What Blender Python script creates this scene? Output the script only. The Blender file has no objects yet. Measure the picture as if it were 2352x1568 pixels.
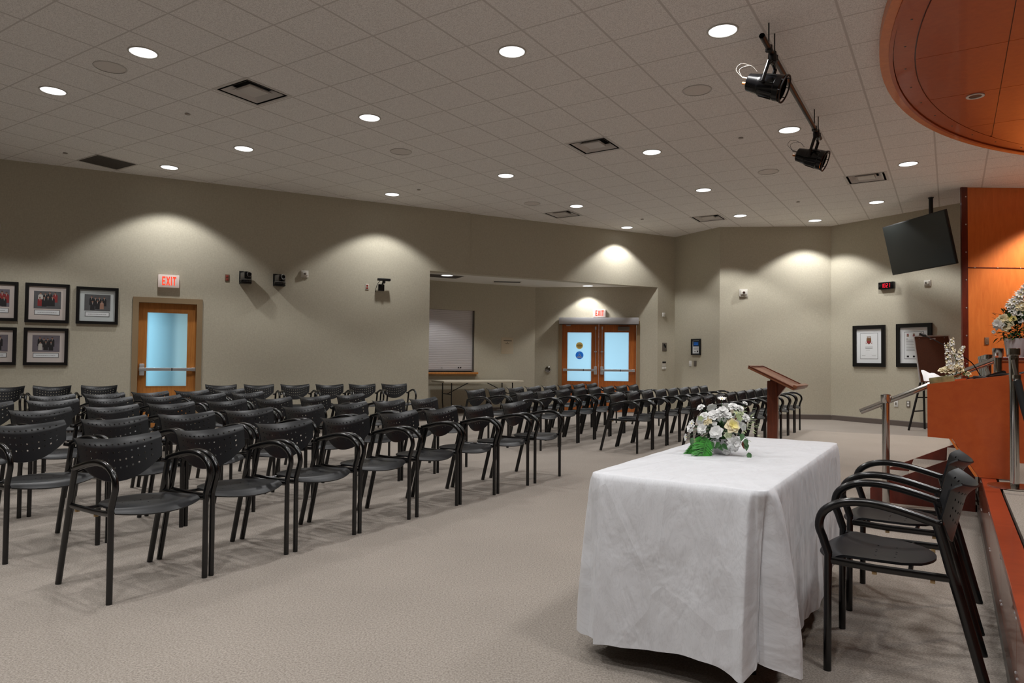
import bpy, bmesh, math, random
from math import sin, cos, pi, sqrt, radians, atan2
from mathutils import Vector as V, Matrix as M4
random.seed(7)
COL = bpy.context.scene.collection
# ------------------------------------------------------------------ camera model (2352x1568)
F, PITCH, ROLL, H = 1576.9, 0.02674846, 0.01099247, 1.20
CEIL = 1.20 + 4.82192 * 0.6096
TH = -0.568581146
cp, sp = cos(PITCH), sin(PITCH)
FW, UP0, RT0 = V((0, cp, sp)), V((0, -sp, cp)), V((1, 0, 0))
RT = RT0 * cos(ROLL) + UP0 * sin(ROLL)
UP = UP0 * cos(ROLL) - RT0 * sin(ROLL)
CAM = V((0, 0, H))
EA, EB = V((cos(TH), sin(TH), 0)), V((-sin(TH), cos(TH), 0))


def W(u, v, z=0.0):
    "room grid coordinates (u towards the stage, v along the rows) to world"
    p = EA * u + EB * v
    return V((p.x, p.y, z))


def ray(x, y):
    return FW + RT * ((x - 1176) / F) - UP * ((y - 784) / F)


def onz(x, y, z):
    d = ray(x, y)
    return CAM + d * ((z - H) / d.z)


def onplane(x, y, p, n):
    d = ray(x, y)
    return CAM + d * ((p - CAM).dot(n) / d.dot(n))


def onv(x, y, v):
    return onplane(x, y, W(0, v), EB)


# ------------------------------------------------------------------ materials
def lin(c):
    return tuple(((x / 255) / 12.92 if x / 255 <= .04045 else ((x / 255 + .055) / 1.055) ** 2.4) for x in c)


def new_mat(name):
    m = bpy.data.materials.new(name)
    m.use_nodes = True
    nt = m.node_tree
    return m, nt, nt.nodes['Principled BSDF']


def mat(name, col, rough=.5, metal=0., spec=.5, emis=None, es=0., coat=0., noise=0., nscale=50., bump=0., bscale=200., bdist=.002):
    m, nt, b = new_mat(name)
    c = (*lin(col), 1)
    b.inputs['Base Color'].default_value = c
    b.inputs['Roughness'].default_value = rough
    b.inputs['Metallic'].default_value = metal
    b.inputs['Specular IOR Level'].default_value = spec
    b.inputs['Coat Weight'].default_value = coat
    if emis:
        b.inputs['Emission Color'].default_value = (*lin(emis), 1)
        b.inputs['Emission Strength'].default_value = es
    N, L = nt.nodes, nt.links
    tc = None
    if noise or bump:
        tc = N.new('ShaderNodeTexCoord')
    if noise:
        n = N.new('ShaderNodeTexNoise'); n.inputs['Scale'].default_value = nscale; n.inputs['Detail'].default_value = 4
        L.new(tc.outputs['Object'], n.inputs['Vector'])
        r = N.new('ShaderNodeMixRGB'); r.blend_type = 'MULTIPLY'; r.inputs['Fac'].default_value = 1
        mp = N.new('ShaderNodeMapRange'); mp.inputs['From Min'].default_value = .3; mp.inputs['From Max'].default_value = .7
        mp.inputs['To Min'].default_value = 1 - noise; mp.inputs['To Max'].default_value = 1 + noise * .6
        L.new(n.outputs['Fac'], mp.inputs['Value']); r.inputs['Color1'].default_value = c
        L.new(mp.outputs['Result'], r.inputs['Color2']); L.new(r.outputs['Color'], b.inputs['Base Color'])
    if bump:
        n2 = N.new('ShaderNodeTexNoise'); n2.inputs['Scale'].default_value = bscale; n2.inputs['Detail'].default_value = 3
        L.new(tc.outputs['Object'], n2.inputs['Vector'])
        bp = N.new('ShaderNodeBump'); bp.inputs['Strength'].default_value = bump; bp.inputs['Distance'].default_value = bdist
        L.new(n2.outputs['Fac'], bp.inputs['Height']); L.new(bp.outputs['Normal'], b.inputs['Normal'])
    return m


def wood(name, c1, c2, rough=.35, scale=(1, 1, 14), axis_noise=6., coat=.2):
    m, nt, b = new_mat(name)
    N, L = nt.nodes, nt.links
    tc = N.new('ShaderNodeTexCoord'); mp = N.new('ShaderNodeMapping'); mp.inputs['Scale'].default_value = scale
    L.new(tc.outputs['Object'], mp.inputs['Vector'])
    n = N.new('ShaderNodeTexNoise'); n.inputs['Scale'].default_value = axis_noise; n.inputs['Detail'].default_value = 6; n.inputs['Roughness'].default_value = .65
    n.inputs['Distortion'].default_value = .4
    L.new(mp.outputs['Vector'], n.inputs['Vector'])
    r = N.new('ShaderNodeValToRGB'); r.color_ramp.elements[0].position = .3; r.color_ramp.elements[1].position = .72
    r.color_ramp.elements[0].color = (*lin(c1), 1); r.color_ramp.elements[1].color = (*lin(c2), 1)
    L.new(n.outputs['Fac'], r.inputs['Fac']); L.new(r.outputs['Color'], b.inputs['Base Color'])
    b.inputs['Roughness'].default_value = rough; b.inputs['Coat Weight'].default_value = coat
    return m


def carpet_mat(name, c1, c2, sc=420.):
    m, nt, b = new_mat(name)
    N, L = nt.nodes, nt.links
    g = N.new('ShaderNodeNewGeometry')
    n = N.new('ShaderNodeTexNoise'); n.inputs['Scale'].default_value = sc; n.inputs['Detail'].default_value = 2
    L.new(g.outputs['Position'], n.inputs['Vector'])
    n3 = N.new('ShaderNodeTexNoise'); n3.inputs['Scale'].default_value = 120; n3.inputs['Detail'].default_value = 3
    L.new(g.outputs['Position'], n3.inputs['Vector'])
    ad = N.new('ShaderNodeMath'); ad.operation = 'MULTIPLY_ADD'; ad.inputs[1].default_value = .55; ad.inputs[2].default_value = 0
    L.new(n.outputs['Fac'], ad.inputs[0])
    ad2 = N.new('ShaderNodeMath'); ad2.operation = 'MULTIPLY_ADD'; ad2.inputs[1].default_value = .45
    L.new(n3.outputs['Fac'], ad2.inputs[0]); L.new(ad.outputs[0], ad2.inputs[2])
    r = N.new('ShaderNodeValToRGB'); r.color_ramp.elements[0].position = .36; r.color_ramp.elements[1].position = .62
    r.color_ramp.elements[0].color = (*lin(c1), 1); r.color_ramp.elements[1].color = (*lin(c2), 1)
    L.new(ad2.outputs[0], r.inputs['Fac'])
    n2 = N.new('ShaderNodeTexNoise'); n2.inputs['Scale'].default_value = 1.3; n2.inputs['Detail'].default_value = 5
    L.new(g.outputs['Position'], n2.inputs['Vector'])
    mr = N.new('ShaderNodeMapRange'); mr.inputs['From Min'].default_value = .3; mr.inputs['From Max'].default_value = .7
    mr.inputs['To Min'].default_value = .94; mr.inputs['To Max'].default_value = 1.04
    L.new(n2.outputs['Fac'], mr.inputs['Value'])
    mx = N.new('ShaderNodeMixRGB'); mx.blend_type = 'MULTIPLY'; mx.inputs['Fac'].default_value = 1
    L.new(r.outputs['Color'], mx.inputs['Color1']); L.new(mr.outputs['Result'], mx.inputs['Color2'])
    L.new(mx.outputs['Color'], b.inputs['Base Color'])
    b.inputs['Roughness'].default_value = .95; b.inputs['Specular IOR Level'].default_value = .1
    bp = N.new('ShaderNodeBump'); bp.inputs['Strength'].default_value = .5; bp.inputs['Distance'].default_value = .004
    L.new(ad2.outputs[0], bp.inputs['Height']); L.new(bp.outputs['Normal'], b.inputs['Normal'])
    return m


def wall_mat():
    m, nt, b = new_mat('wall_fabric')
    N, L = nt.nodes, nt.links
    g = N.new('ShaderNodeNewGeometry')
    mp = N.new('ShaderNodeMapping'); mp.inputs['Scale'].default_value = (30, 30, 140)
    L.new(g.outputs['Position'], mp.inputs['Vector'])
    n = N.new('ShaderNodeTexNoise'); n.inputs['Scale'].default_value = 1; n.inputs['Detail'].default_value = 3
    L.new(mp.outputs['Vector'], n.inputs['Vector'])
    mp2 = N.new('ShaderNodeMapping'); mp2.inputs['Scale'].default_value = (120, 120, 25)
    L.new(g.outputs['Position'], mp2.inputs['Vector'])
    n2 = N.new('ShaderNodeTexNoise'); n2.inputs['Scale'].default_value = 1; n2.inputs['Detail'].default_value = 3
    L.new(mp2.outputs['Vector'], n2.inputs['Vector'])
    a = N.new('ShaderNodeMath'); a.operation = 'ADD'; L.new(n.outputs['Fac'], a.inputs[0]); L.new(n2.outputs['Fac'], a.inputs[1])
    r = N.new('ShaderNodeValToRGB'); r.color_ramp.elements[0].position = .35; r.color_ramp.elements[1].position = .65
    h = N.new('ShaderNodeMath'); h.operation = 'MULTIPLY'; h.inputs[1].default_value = .5; L.new(a.outputs[0], h.inputs[0])
    r.color_ramp.elements[0].color = (*lin((180, 173, 155)), 1); r.color_ramp.elements[1].color = (*lin((196, 190, 172)), 1)
    L.new(h.outputs[0], r.inputs['Fac']); L.new(r.outputs['Color'], b.inputs['Base Color'])
    b.inputs['Roughness'].default_value = .85; b.inputs['Specular IOR Level'].default_value = .2
    bp = N.new('ShaderNodeBump'); bp.inputs['Strength'].default_value = .25; bp.inputs['Distance'].default_value = .002
    L.new(a.outputs[0], bp.inputs['Height']); L.new(bp.outputs['Normal'], b.inputs['Normal'])
    return m


def ceiling_mat():
    m, nt, b = new_mat('ceiling_tile')
    N, L = nt.nodes, nt.links
    g = N.new('ShaderNodeNewGeometry')
    ox, oy = -9.64660784 * .6096, 11.392038 * .6096
    du, dv = ox * EA.x + oy * EA.y, ox * EB.x + oy * EB.y

    def frac_line(axis, off, wd):
        d = N.new('ShaderNodeVectorMath'); d.operation = 'DOT_PRODUCT'; d.inputs[1].default_value = axis
        L.new(g.outputs['Position'], d.inputs[0])
        s = N.new('ShaderNodeMath'); s.operation = 'SUBTRACT'; s.inputs[1].default_value = off - 61 * .6096; L.new(d.outputs['Value'], s.inputs[0])
        q = N.new('ShaderNodeMath'); q.operation = 'DIVIDE'; q.inputs[1].default_value = .6096; L.new(s.outputs[0], q.inputs[0])
        f = N.new('ShaderNodeMath'); f.operation = 'FRACT'; L.new(q.outputs[0], f.inputs[0])
        p = N.new('ShaderNodeMath'); p.operation = 'PINGPONG'; p.inputs[1].default_value = .5; L.new(f.outputs[0], p.inputs[0])
        t = N.new('ShaderNodeMapRange'); t.inputs['From Min'].default_value = wd * .6; t.inputs['From Max'].default_value = wd
        t.inputs['To Min'].default_value = 1; t.inputs['To Max'].default_value = 0
        L.new(p.outputs[0], t.inputs['Value'])
        return t.outputs['Result']
    l1 = frac_line(EA, du, .022); l2 = frac_line(EB, dv, .016)
    mx = N.new('ShaderNodeMath'); mx.operation = 'MAXIMUM'; L.new(l1, mx.inputs[0]); L.new(l2, mx.inputs[1])
    n = N.new('ShaderNodeTexNoise'); n.inputs['Scale'].default_value = 110; n.inputs['Detail'].default_value = 3
    L.new(g.outputs['Position'], n.inputs['Vector'])
    r = N.new('ShaderNodeValToRGB'); r.color_ramp.elements[0].position = .3; r.color_ramp.elements[1].position = .6
    r.color_ramp.elements[0].color = (*lin((214, 210, 207)), 1); r.color_ramp.elements[1].color = (*lin((250, 247, 244)), 1)
    L.new(n.outputs['Fac'], r.inputs['Fac'])
    mc = N.new('ShaderNodeMixRGB'); mc.inputs['Color2'].default_value = (*lin((208, 203, 199)), 1)
    L.new(mx.outputs[0], mc.inputs['Fac']); L.new(r.outputs['Color'], mc.inputs['Color1'])
    L.new(mc.outputs['Color'], b.inputs['Base Color'])
    b.inputs['Roughness'].default_value = .9; b.inputs['Specular IOR Level'].default_value = .1
    return m


def cloth_mat():
    m, nt, b = new_mat('white_damask')
    N, L = nt.nodes, nt.links
    tc = N.new('ShaderNodeTexCoord')
    n = N.new('ShaderNodeTexNoise'); n.inputs['Scale'].default_value = 11; n.inputs['Detail'].default_value = 2; n.inputs['Distortion'].default_value = 1.8
    mpd = N.new('ShaderNodeMapping'); mpd.inputs['Scale'].default_value = (1.5, .7, 1)
    L.new(tc.outputs['UV'], mpd.inputs['Vector']); L.new(mpd.outputs['Vector'], n.inputs['Vector'])
    w = N.new('ShaderNodeMath'); w.operation = 'MULTIPLY'; w.inputs[1].default_value = 9.; L.new(n.outputs['Fac'], w.inputs[0])
    f = N.new('ShaderNodeMath'); f.operation = 'FRACT'; L.new(w.outputs[0], f.inputs[0])
    p = N.new('ShaderNodeMath'); p.operation = 'PINGPONG'; p.inputs[1].default_value = .5; L.new(f.outputs[0], p.inputs[0])
    t = N.new('ShaderNodeMapRange'); t.inputs['From Min'].default_value = .05; t.inputs['From Max'].default_value = .22
    L.new(p.outputs[0], t.inputs['Value'])
    r = N.new('ShaderNodeMixRGB'); r.inputs['Color1'].default_value = (*lin((204, 205, 209)), 1); r.inputs['Color2'].default_value = (*lin((210, 211, 215)), 1)
    L.new(t.outputs['Result'], r.inputs['Fac']); L.new(r.outputs['Color'], b.inputs['Base Color'])
    rr = N.new('ShaderNodeMapRange'); rr.inputs['To Min'].default_value = .5; rr.inputs['To Max'].default_value = .7
    L.new(t.outputs['Result'], rr.inputs['Value']); L.new(rr.outputs['Result'], b.inputs['Roughness'])
    b.inputs['Sheen Weight'].default_value = .2
    # creases
    mp = N.new('ShaderNodeMapping'); mp.inputs['Scale'].default_value = (5., 2.2, 1); mp.inputs['Rotation'].default_value = (0, 0, .6)
    L.new(tc.outputs['UV'], mp.inputs['Vector'])
    c1 = N.new('ShaderNodeTexNoise'); c1.inputs['Scale'].default_value = 1.6; c1.inputs['Detail'].default_value = 3.5; c1.inputs['Distortion'].default_value = .35
    L.new(mp.outputs['Vector'], c1.inputs['Vector'])
    c2 = N.new('ShaderNodeTexVoronoi'); c2.feature = 'DISTANCE_TO_EDGE'; c2.inputs['Scale'].default_value = 1.7
    mp2 = N.new('ShaderNodeMapping'); mp2.inputs['Rotation'].default_value = (0, 0, .5); mp2.inputs['Scale'].default_value = (1.6, .8, 1)
    L.new(tc.outputs['UV'], mp2.inputs['Vector']); L.new(mp2.outputs['Vector'], c2.inputs['Vector'])
    cr = N.new('ShaderNodeMapRange'); cr.inputs['From Max'].default_value = .06; cr.inputs['To Min'].default_value = .12; cr.inputs['To Max'].default_value = 0
    L.new(c2.outputs['Distance'], cr.inputs['Value'])
    ca = N.new('ShaderNodeMath'); ca.operation = 'ADD'; L.new(c1.outputs['Fac'], ca.inputs[0]); L.new(cr.outputs['Result'], ca.inputs[1])
    bp = N.new('ShaderNodeBump'); bp.inputs['Strength'].default_value = .5; bp.inputs['Distance'].default_value = .045
    L.new(ca.outputs[0], bp.inputs['Height'])
    wv = N.new('ShaderNodeTexNoise'); wv.inputs['Scale'].default_value = 700; L.new(tc.outputs['UV'], wv.inputs['Vector'])
    bp2 = N.new('ShaderNodeBump'); bp2.inputs['Strength'].default_value = .15; bp2.inputs['Distance'].default_value = .002
    L.new(wv.outputs['Fac'], bp2.inputs['Height']); L.new(bp.outputs['Normal'], bp2.inputs['Normal'])
    L.new(bp2.outputs['Normal'], b.inputs['Normal'])
    return m


def pane_mat(name, col):
    m, nt, b = new_mat(name)
    N, L = nt.nodes, nt.links
    t = N.new('ShaderNodeBsdfTranslucent'); t.inputs['Color'].default_value = (*lin(col), 1)
    b.inputs['Base Color'].default_value = (*lin((150, 170, 178)), 1); b.inputs['Roughness'].default_value = .4
    mx = N.new('ShaderNodeMixShader'); mx.inputs['Fac'].default_value = .25
    L.new(t.outputs[0], mx.inputs[1]); L.new(b.outputs[0], mx.inputs[2])
    L.new(mx.outputs[0], N['Material Output'].inputs['Surface'])
    return m


MT = dict(
    wall=wall_mat(), ceil=ceiling_mat(), cloth=cloth_mat(),
    carpet=carpet_mat('carpet', (113, 106, 98), (170, 161, 152)),
    alc_ceil=mat('alcove_ceiling', (225, 222, 215), .9),
    base=mat('baseboard_vinyl', (98, 88, 82), .6),
    steel_frame=mat('beige_frame', (150, 128, 98), .45, bump=.05),
    black_plastic=mat('black_plastic', (13, 15, 19), .42, spec=.45, bump=.08, bscale=500, bdist=.0006),
    black_tube=mat('black_tube', (9, 9, 10), .22, spec=.6),
    black=mat('black_matt', (10, 10, 11), .5), black_gloss=mat('black_gloss', (8, 8, 10), .18),
    rubber=mat('rubber', (16, 16, 16), .8),
    orange=wood('cherry_veneer', (212, 112, 50), (228, 130, 62), .38, (3, 3, .6), 5.),
    orange2=wood('cherry_veneer_flat', (178, 76, 30), (192, 89, 38), .4, (3, 3, 3), 5.),
    mahog=wood('mahogany_edge', (84, 28, 18), (108, 40, 26), .35, (4, 4, .8), 5.),
    capw=wood('stage_cap_wood', (138, 52, 28), (156, 64, 34), .3, (1.5, 9, 9), 4.),
    panelw=wood('stage_panel_wood', (140, 74, 50), (158, 88, 62), .22, (5, 5, 5), 4., .5),
    door=wood('door_veneer', (178, 112, 50), (206, 138, 68), .4, (9, 9, .8), 4.),
    door2=wood('door_veneer_red', (168, 90, 36), (196, 114, 52), .4, (9, 9, .8), 4.),
    lect=wood('lectern_oak', (122, 70, 44), (152, 94, 62), .4, (14, 14, 1.5), 4.),
    lect_d=wood('lectern_post_oak', (96, 44, 26), (124, 62, 38), .4, (14, 14, 1.2), 4.),
    corkw=mat('board_brown', (84, 46, 26), .8, noise=.15, nscale=60),
    chrome=mat('chrome', (205, 203, 200), .12, 1.), alu=mat('aluminium', (214, 215, 218), .32, .75),
    alu2=mat('painted_aluminium', (200, 200, 203), .4, .3),
    dullmetal=mat('dull_metal', (120, 118, 114), .45, .8),
    white=mat('white_plastic', (225, 224, 220), .45), offwhite=mat('off_white', (205, 200, 190), .6), cream=mat('cream_paper', (196, 182, 158), .8),
    trimw=mat('light_trim', (200, 196, 188), .5),
    lens=mat('lamp_lens', (255, 255, 255), .5, emis=(250, 252, 255), es=2.2),
    lens_dark=mat('lamp_lens_off', (60, 55, 50), .4),
    vent=mat('vent_paint', (205, 200, 196), .5), ventdark=mat('vent_dark', (12, 10, 9), .8), grille=mat('grille_dark', (74, 68, 64), .8, noise=.3, nscale=220),
    spk=mat('speaker_grille', (226, 220, 215), .8, noise=.15, nscale=300),
    frame=mat('picture_frame_black', (14, 13, 13), .35, bump=.1),
    mattp=mat('mount_board_pinkish', (206, 196, 190), .9), matty=mat('mount_board_grey', (196, 202, 202), .9), paper=mat('paper_white', (225, 228, 230), .8),
    photo_g=mat('photo_grey', (92, 92, 94), .5, noise=.2, nscale=9), photo_p=mat('photo_mauve', (112, 106, 114), .5, noise=.15, nscale=9),
    suit=mat('photo_dark', (34, 32, 34), .6), skin=mat('photo_skin', (160, 122, 104), .6), redc=mat('photo_red', (140, 44, 44), .6), palec=mat('photo_pale', (190, 186, 180), .6),
    ink=mat('ink_black', (24, 24, 26), .7), inkg=mat('ink_grey', (150, 152, 154), .8),
    red_led=mat('exit_red', (220, 50, 30), .5, emis=(255, 66, 36), es=1.1), clock_led=mat('clock_red', (200, 20, 40), .5, emis=(255, 20, 50), es=.9),
    sign_white=mat('exit_face', (238, 225, 218), .45, emis=(255, 225, 214), es=.12),
    redout=mat('outlet_red', (150, 60, 48), .5), brplate=mat('plate_brown', (120, 92, 74), .5), greyplate=mat('plate_grey', (120, 112, 104), .4, .5),
    blue=mat('print_blue_glow', (24, 100, 190), .5, emis=(24, 100, 190), es=.55), gold=mat('sticker_gold_glow', (186, 158, 88), .5, emis=(186, 158, 88), es=.4), navy=mat('navy_print', (16, 50, 86), .5),  # blue and gold glow by emission, standing in for light behind the stickers
    screen=mat('tv_screen', (26, 28, 27), .28, spec=.35),
    shutter=mat('shutter_slats', (206, 202, 204), .5, .1),
    ttop=mat('folding_table_top', (205, 197, 178), .5),
    pane1=pane_mat('frosted_pane_door', (190, 215, 222)), pane2=pane_mat('frosted_pane_pair', (205, 228, 238)),
    petal=mat('petal_white', (238, 238, 236), .6), petal_c=mat('petal_cream', (240, 228, 192), .6), petal_y=mat('petal_cream_yellow', (238, 226, 150), .6), petal_g=mat('petal_pale_green', (205, 215, 180), .6),
    green=mat('leaf_green', (46, 92, 40), .5, noise=.3, nscale=20), fern=mat('fern_green', (62, 148, 50), .45, noise=.25, nscale=25), dgreen=mat('leaf_dark_green', (30, 54, 26), .55, noise=.3, nscale=20),
    vari=mat('leaf_variegated', (176, 190, 140), .5, noise=.35, nscale=40), brownleaf=mat('leaf_brown', (112, 60, 38), .6),
    pot=mat('pot_white_ceramic', (214, 212, 216), .35), tissue=mat('tissue_white', (240, 242, 248), .8),
    vase=mat('vase_green_glass', (150, 144, 104), .15, spec=.6, noise=.6, nscale=14),
    crest_o=mat('crest_brown', (120, 84, 50), .6), crest_r=mat('crest_red', (140, 40, 44), .6),
    velvet=mat('rope_black_velvet', (12, 12, 14), .75), orangeplug=mat('plug_orange', (200, 130, 70), .5), wirew=mat('wire_white', (112, 108, 102), .5),
    pad=mat('pad_tan', (150, 124, 84), .7), sprk=mat('sprinkler_cap', (150, 142, 135), .5),
    pipe=mat('pipe_brown', (40, 30, 26), .35, .6),
)


# ------------------------------------------------------------------ mesh building
class MB:
    def __init__(s):
        s.v, s.f, s.m, s.mats, s.cur = [], [], [], [], None

    def use(s, m):
        if m not in s.mats: s.mats.append(m)
        s.cur = s.mats.index(m)
        return s

    def add(s, vs, fs):
        o = len(s.v)
        s.v += [tuple(x) for x in vs]
        s.f += [tuple(i + o for i in f) for f in fs]
        s.m += [s.cur or 0] * len(fs)
        return s

    def box(s, a, b, mtx=None):
        (x0, y0, z0), (x1, y1, z1) = a, b
        vs = [V((x, y, z)) for x in (x0, x1) for y in (y0, y1) for z in (z0, z1)]
        if mtx: vs = [mtx @ v for v in vs]
        return s.add(vs, [(0, 1, 3, 2), (4, 6, 7, 5), (0, 4, 5, 1), (2, 3, 7, 6), (0, 2, 6, 4), (1, 5, 7, 3)])

    def rbox(s, a, b, r=.004, mtx=None):
        "box with chamfered edges (made of an 8-sided prism in each axis)"
        bm = bmesh.new()
        bmesh.ops.create_cube(bm, size=1)
        for v in bm.verts:
            v.co = V(((a[0] + b[0]) / 2 + v.co.x * (b[0] - a[0]), (a[1] + b[1]) / 2 + v.co.y * (b[1] - a[1]), (a[2] + b[2]) / 2 + v.co.z * (b[2] - a[2])))
        bmesh.ops.bevel(bm, geom=list(bm.edges), offset=r, segments=2, affect='EDGES', profile=.5)
        bm.verts.index_update()
        vs = [v.co.copy() for v in bm.verts]
        if mtx: vs = [mtx @ v for v in vs]
        fs = [[v.index for v in f.verts] for f in bm.faces]
        bm.free()
        return s.add(vs, fs)

    def tube(s, pts, r, n=10, cap=True, closed=False, sq=None):
        pts = [V(p) for p in pts]
        k = len(pts)
        rs = r if isinstance(r, (list, tuple)) else [r] * k
        T = []
        for i in range(k):
            a = pts[i - 1] if (i > 0 or closed) else pts[i]
            b = pts[(i + 1) % k] if (i < k - 1 or closed) else pts[i]
            T.append((b - a).normalized())
        up = V((0, 0, 1)) if abs(T[0].z) < .9 else V((1, 0, 0))
        nx = T[0].cross(up).normalized()
        vs, fs = [], []
        for i in range(k):
            nx = (nx - T[i] * nx.dot(T[i])).normalized()
            ny = T[i].cross(nx)
            for j in range(n):
                a = 2 * pi * j / n
                vs.append(pts[i] + nx * (cos(a) * rs[i]) + ny * (sin(a) * rs[i] * (sq or 1)))
        for i in range(k if closed else k - 1):
            i2 = (i + 1) % k
            for j in range(n):
                j2 = (j + 1) % n
                fs.append((i * n + j, i * n + j2, i2 * n + j2, i2 * n + j))
        if cap and not closed:
            fs.append(tuple(range(n - 1, -1, -1))); fs.append(tuple((k - 1) * n + j for j in range(n)))
        return s.add(vs, fs)

    def lathe(s, prof, n=24, mtx=None, cap=True):
        "prof: list of (r, z) about local z"
        vs, fs = [], []
        for r, z in prof:
            for j in range(n):
                a = 2 * pi * j / n
                vs.append(V((cos(a) * r, sin(a) * r, z)))
        k = len(prof)
        for i in range(k - 1):
            for j in range(n):
                j2 = (j + 1) % n
                fs.append((i * n + j, i * n + j2, (i + 1) * n + j2, (i + 1) * n + j))
        if cap:
            if prof[0][0] > 1e-4: fs.append(tuple(range(n - 1, -1, -1)))
            if prof[-1][0] > 1e-4: fs.append(tuple((k - 1) * n + j for j in range(n)))
        if mtx: vs = [mtx @ v for v in vs]
        return s.add(vs, fs)

    def prism(s, poly, a, b, mp):
        "poly: 2-D points; extrude from a to b; mp(p2, t) -> 3-D"
        n = len(poly)
        vs = [mp(p, a) for p in poly] + [mp(p, b) for p in poly]
        fs = [tuple(range(n))[::-1], tuple(range(n, 2 * n))] + [(i, (i + 1) % n, n + (i + 1) % n, n + i) for i in range(n)]
        return s.add(vs, fs)

    def quad(s, *p):
        return s.add(p, [tuple(range(len(p)))])

    def build(s, name, m=None, parent=None, smooth=True, angle=35, **props):
        me = bpy.data.meshes.new(name)
        me.from_pydata(s.v, [], s.f)
        ms = s.mats if s.mats else [m]
        for x in ms: me.materials.append(x)
        if s.mats: me.polygons.foreach_set('material_index', s.m)
        bm = bmesh.new(); bm.from_mesh(me)
        bmesh.ops.recalc_face_normals(bm, faces=bm.faces[:])
        bm.to_mesh(me); bm.free()
        if smooth:
            me.polygons.foreach_set('use_smooth', [True] * len(me.polygons))
            me.set_sharp_from_angle(angle=radians(angle))
        me.update()
        o = bpy.data.objects.new(name, me)
        COL.objects.link(o)
        o.parent = parent
        for k, v in props.items(): o[k] = v
        return o


def thing(name, label, cat, loc=(0, 0, 0), rotz=0., group=None, kind=None):
    o = bpy.data.objects.new(name, None)
    o.empty_display_size = .1
    COL.objects.link(o)
    o.location = loc
    o.rotation_euler = (0, 0, rotz)
    tag(o, label, cat, group, kind)
    return o


def tag(o, label, cat, group=None, kind=None):
    o['label'] = label; o['category'] = cat
    if group: o['group'] = group
    if kind: o['kind'] = kind
    return o


def spline(P, n=6):
    "Catmull-Rom through P"
    P = [V(p) for p in P]
    Q = [P[0] * 2 - P[1]] + P + [P[-1] * 2 - P[-2]]
    out = []
    for i in range(1, len(Q) - 2):
        a, b, c, d = Q[i - 1], Q[i], Q[i + 1], Q[i + 2]
        for k in range(n):
            t = k / n
            out.append(.5 * ((2 * b) + (c - a) * t + (2 * a - 5 * b + 4 * c - d) * t * t + (3 * b - a - 3 * c + d) * t ** 3))
    out.append(P[-1])
    return out


def thicken(vs, fs, t):
    bm = bmesh.new()
    bv = [bm.verts.new(v) for v in vs]
    for f in fs:
        bm.faces.new([bv[i] for i in f])
    bmesh.ops.remove_doubles(bm, verts=bm.verts[:], dist=1e-6)
    bmesh.ops.recalc_face_normals(bm, faces=bm.faces[:])
    bm.normal_update(); bm.verts.index_update()
    n = len(bm.verts)
    v2 = [v.co.copy() for v in bm.verts] + [v.co - v.normal * t for v in bm.verts]
    f2 = [tuple(v.index for v in f.verts) for f in bm.faces] + [tuple(v.index + n for v in reversed(f.verts)) for f in bm.faces]
    for e in bm.edges:
        if len(e.link_faces) == 1:
            a, b = e.verts[0].index, e.verts[1].index
            f2.append((a, b, b + n, a + n))
    bm.free()
    return v2, f2


# ------------------------------------------------------------------ walls
class Wall:
    def __init__(s, P, Q):
        s.P, s.Q = V((P[0], P[1], 0)), V((Q[0], Q[1], 0))
        s.d = (s.Q - s.P).normalized(); s.len = (s.Q - s.P).length
        s.n = V((s.d.y, -s.d.x, 0))          # into the room (viewed with P on the left)
        s.rot = atan2(s.d.y, s.d.x)

    def hit(s, x, y, off=0.):
        p = onplane(x, y, s.P + s.n * off, s.n)
        return (p - s.P).dot(s.d), p.z

    def pt(s, a, z, off=0.):
        p = s.P + s.d * a + s.n * off
        return V((p.x, p.y, z))

    def rect(s, xl, yt, xr, yb, off=0.):
        xm, ym = (xl + xr) / 2, (yt + yb) / 2
        s0, s1 = s.hit(xl, ym, off)[0], s.hit(xr, ym, off)[0]
        z1, z0 = s.hit(xm, yt, off)[1], s.hit(xm, yb, off)[1]
        return s0, s1, z0, z1

    def sheet(s, mb, s0, s1, z0, z1, holes=(), off=0., reveal=.12):
        S = sorted({s0, s1, *[h[0] for h in holes], *[h[1] for h in holes]})
        Z = sorted({z0, z1, *[h[2] for h in holes], *[h[3] for h in holes]})
        for i in range(len(S) - 1):
            for j in range(len(Z) - 1):
                cs, cz = (S[i] + S[i + 1]) / 2, (Z[j] + Z[j + 1]) / 2
                if any(h[0] < cs < h[1] and h[2] < cz < h[3] for h in holes): continue
                mb.quad(s.pt(S[i], Z[j], off), s.pt(S[i + 1], Z[j], off), s.pt(S[i + 1], Z[j + 1], off), s.pt(S[i], Z[j + 1], off))
        for a, b, c, d in holes:
            for (p, q) in (((a, c), (a, d)), ((b, d), (b, c)), ((a, d), (b, d)), ((b, c), (a, c))):
                mb.quad(s.pt(*p, off), s.pt(*q, off), s.pt(*q, off - reveal), s.pt(*p, off - reveal))

    def thing(s, name, label, cat, a, z, off=0., group=None, kind=None):
        return thing(name, label, cat, s.pt(a, z, off), s.rot, group, kind)


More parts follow.
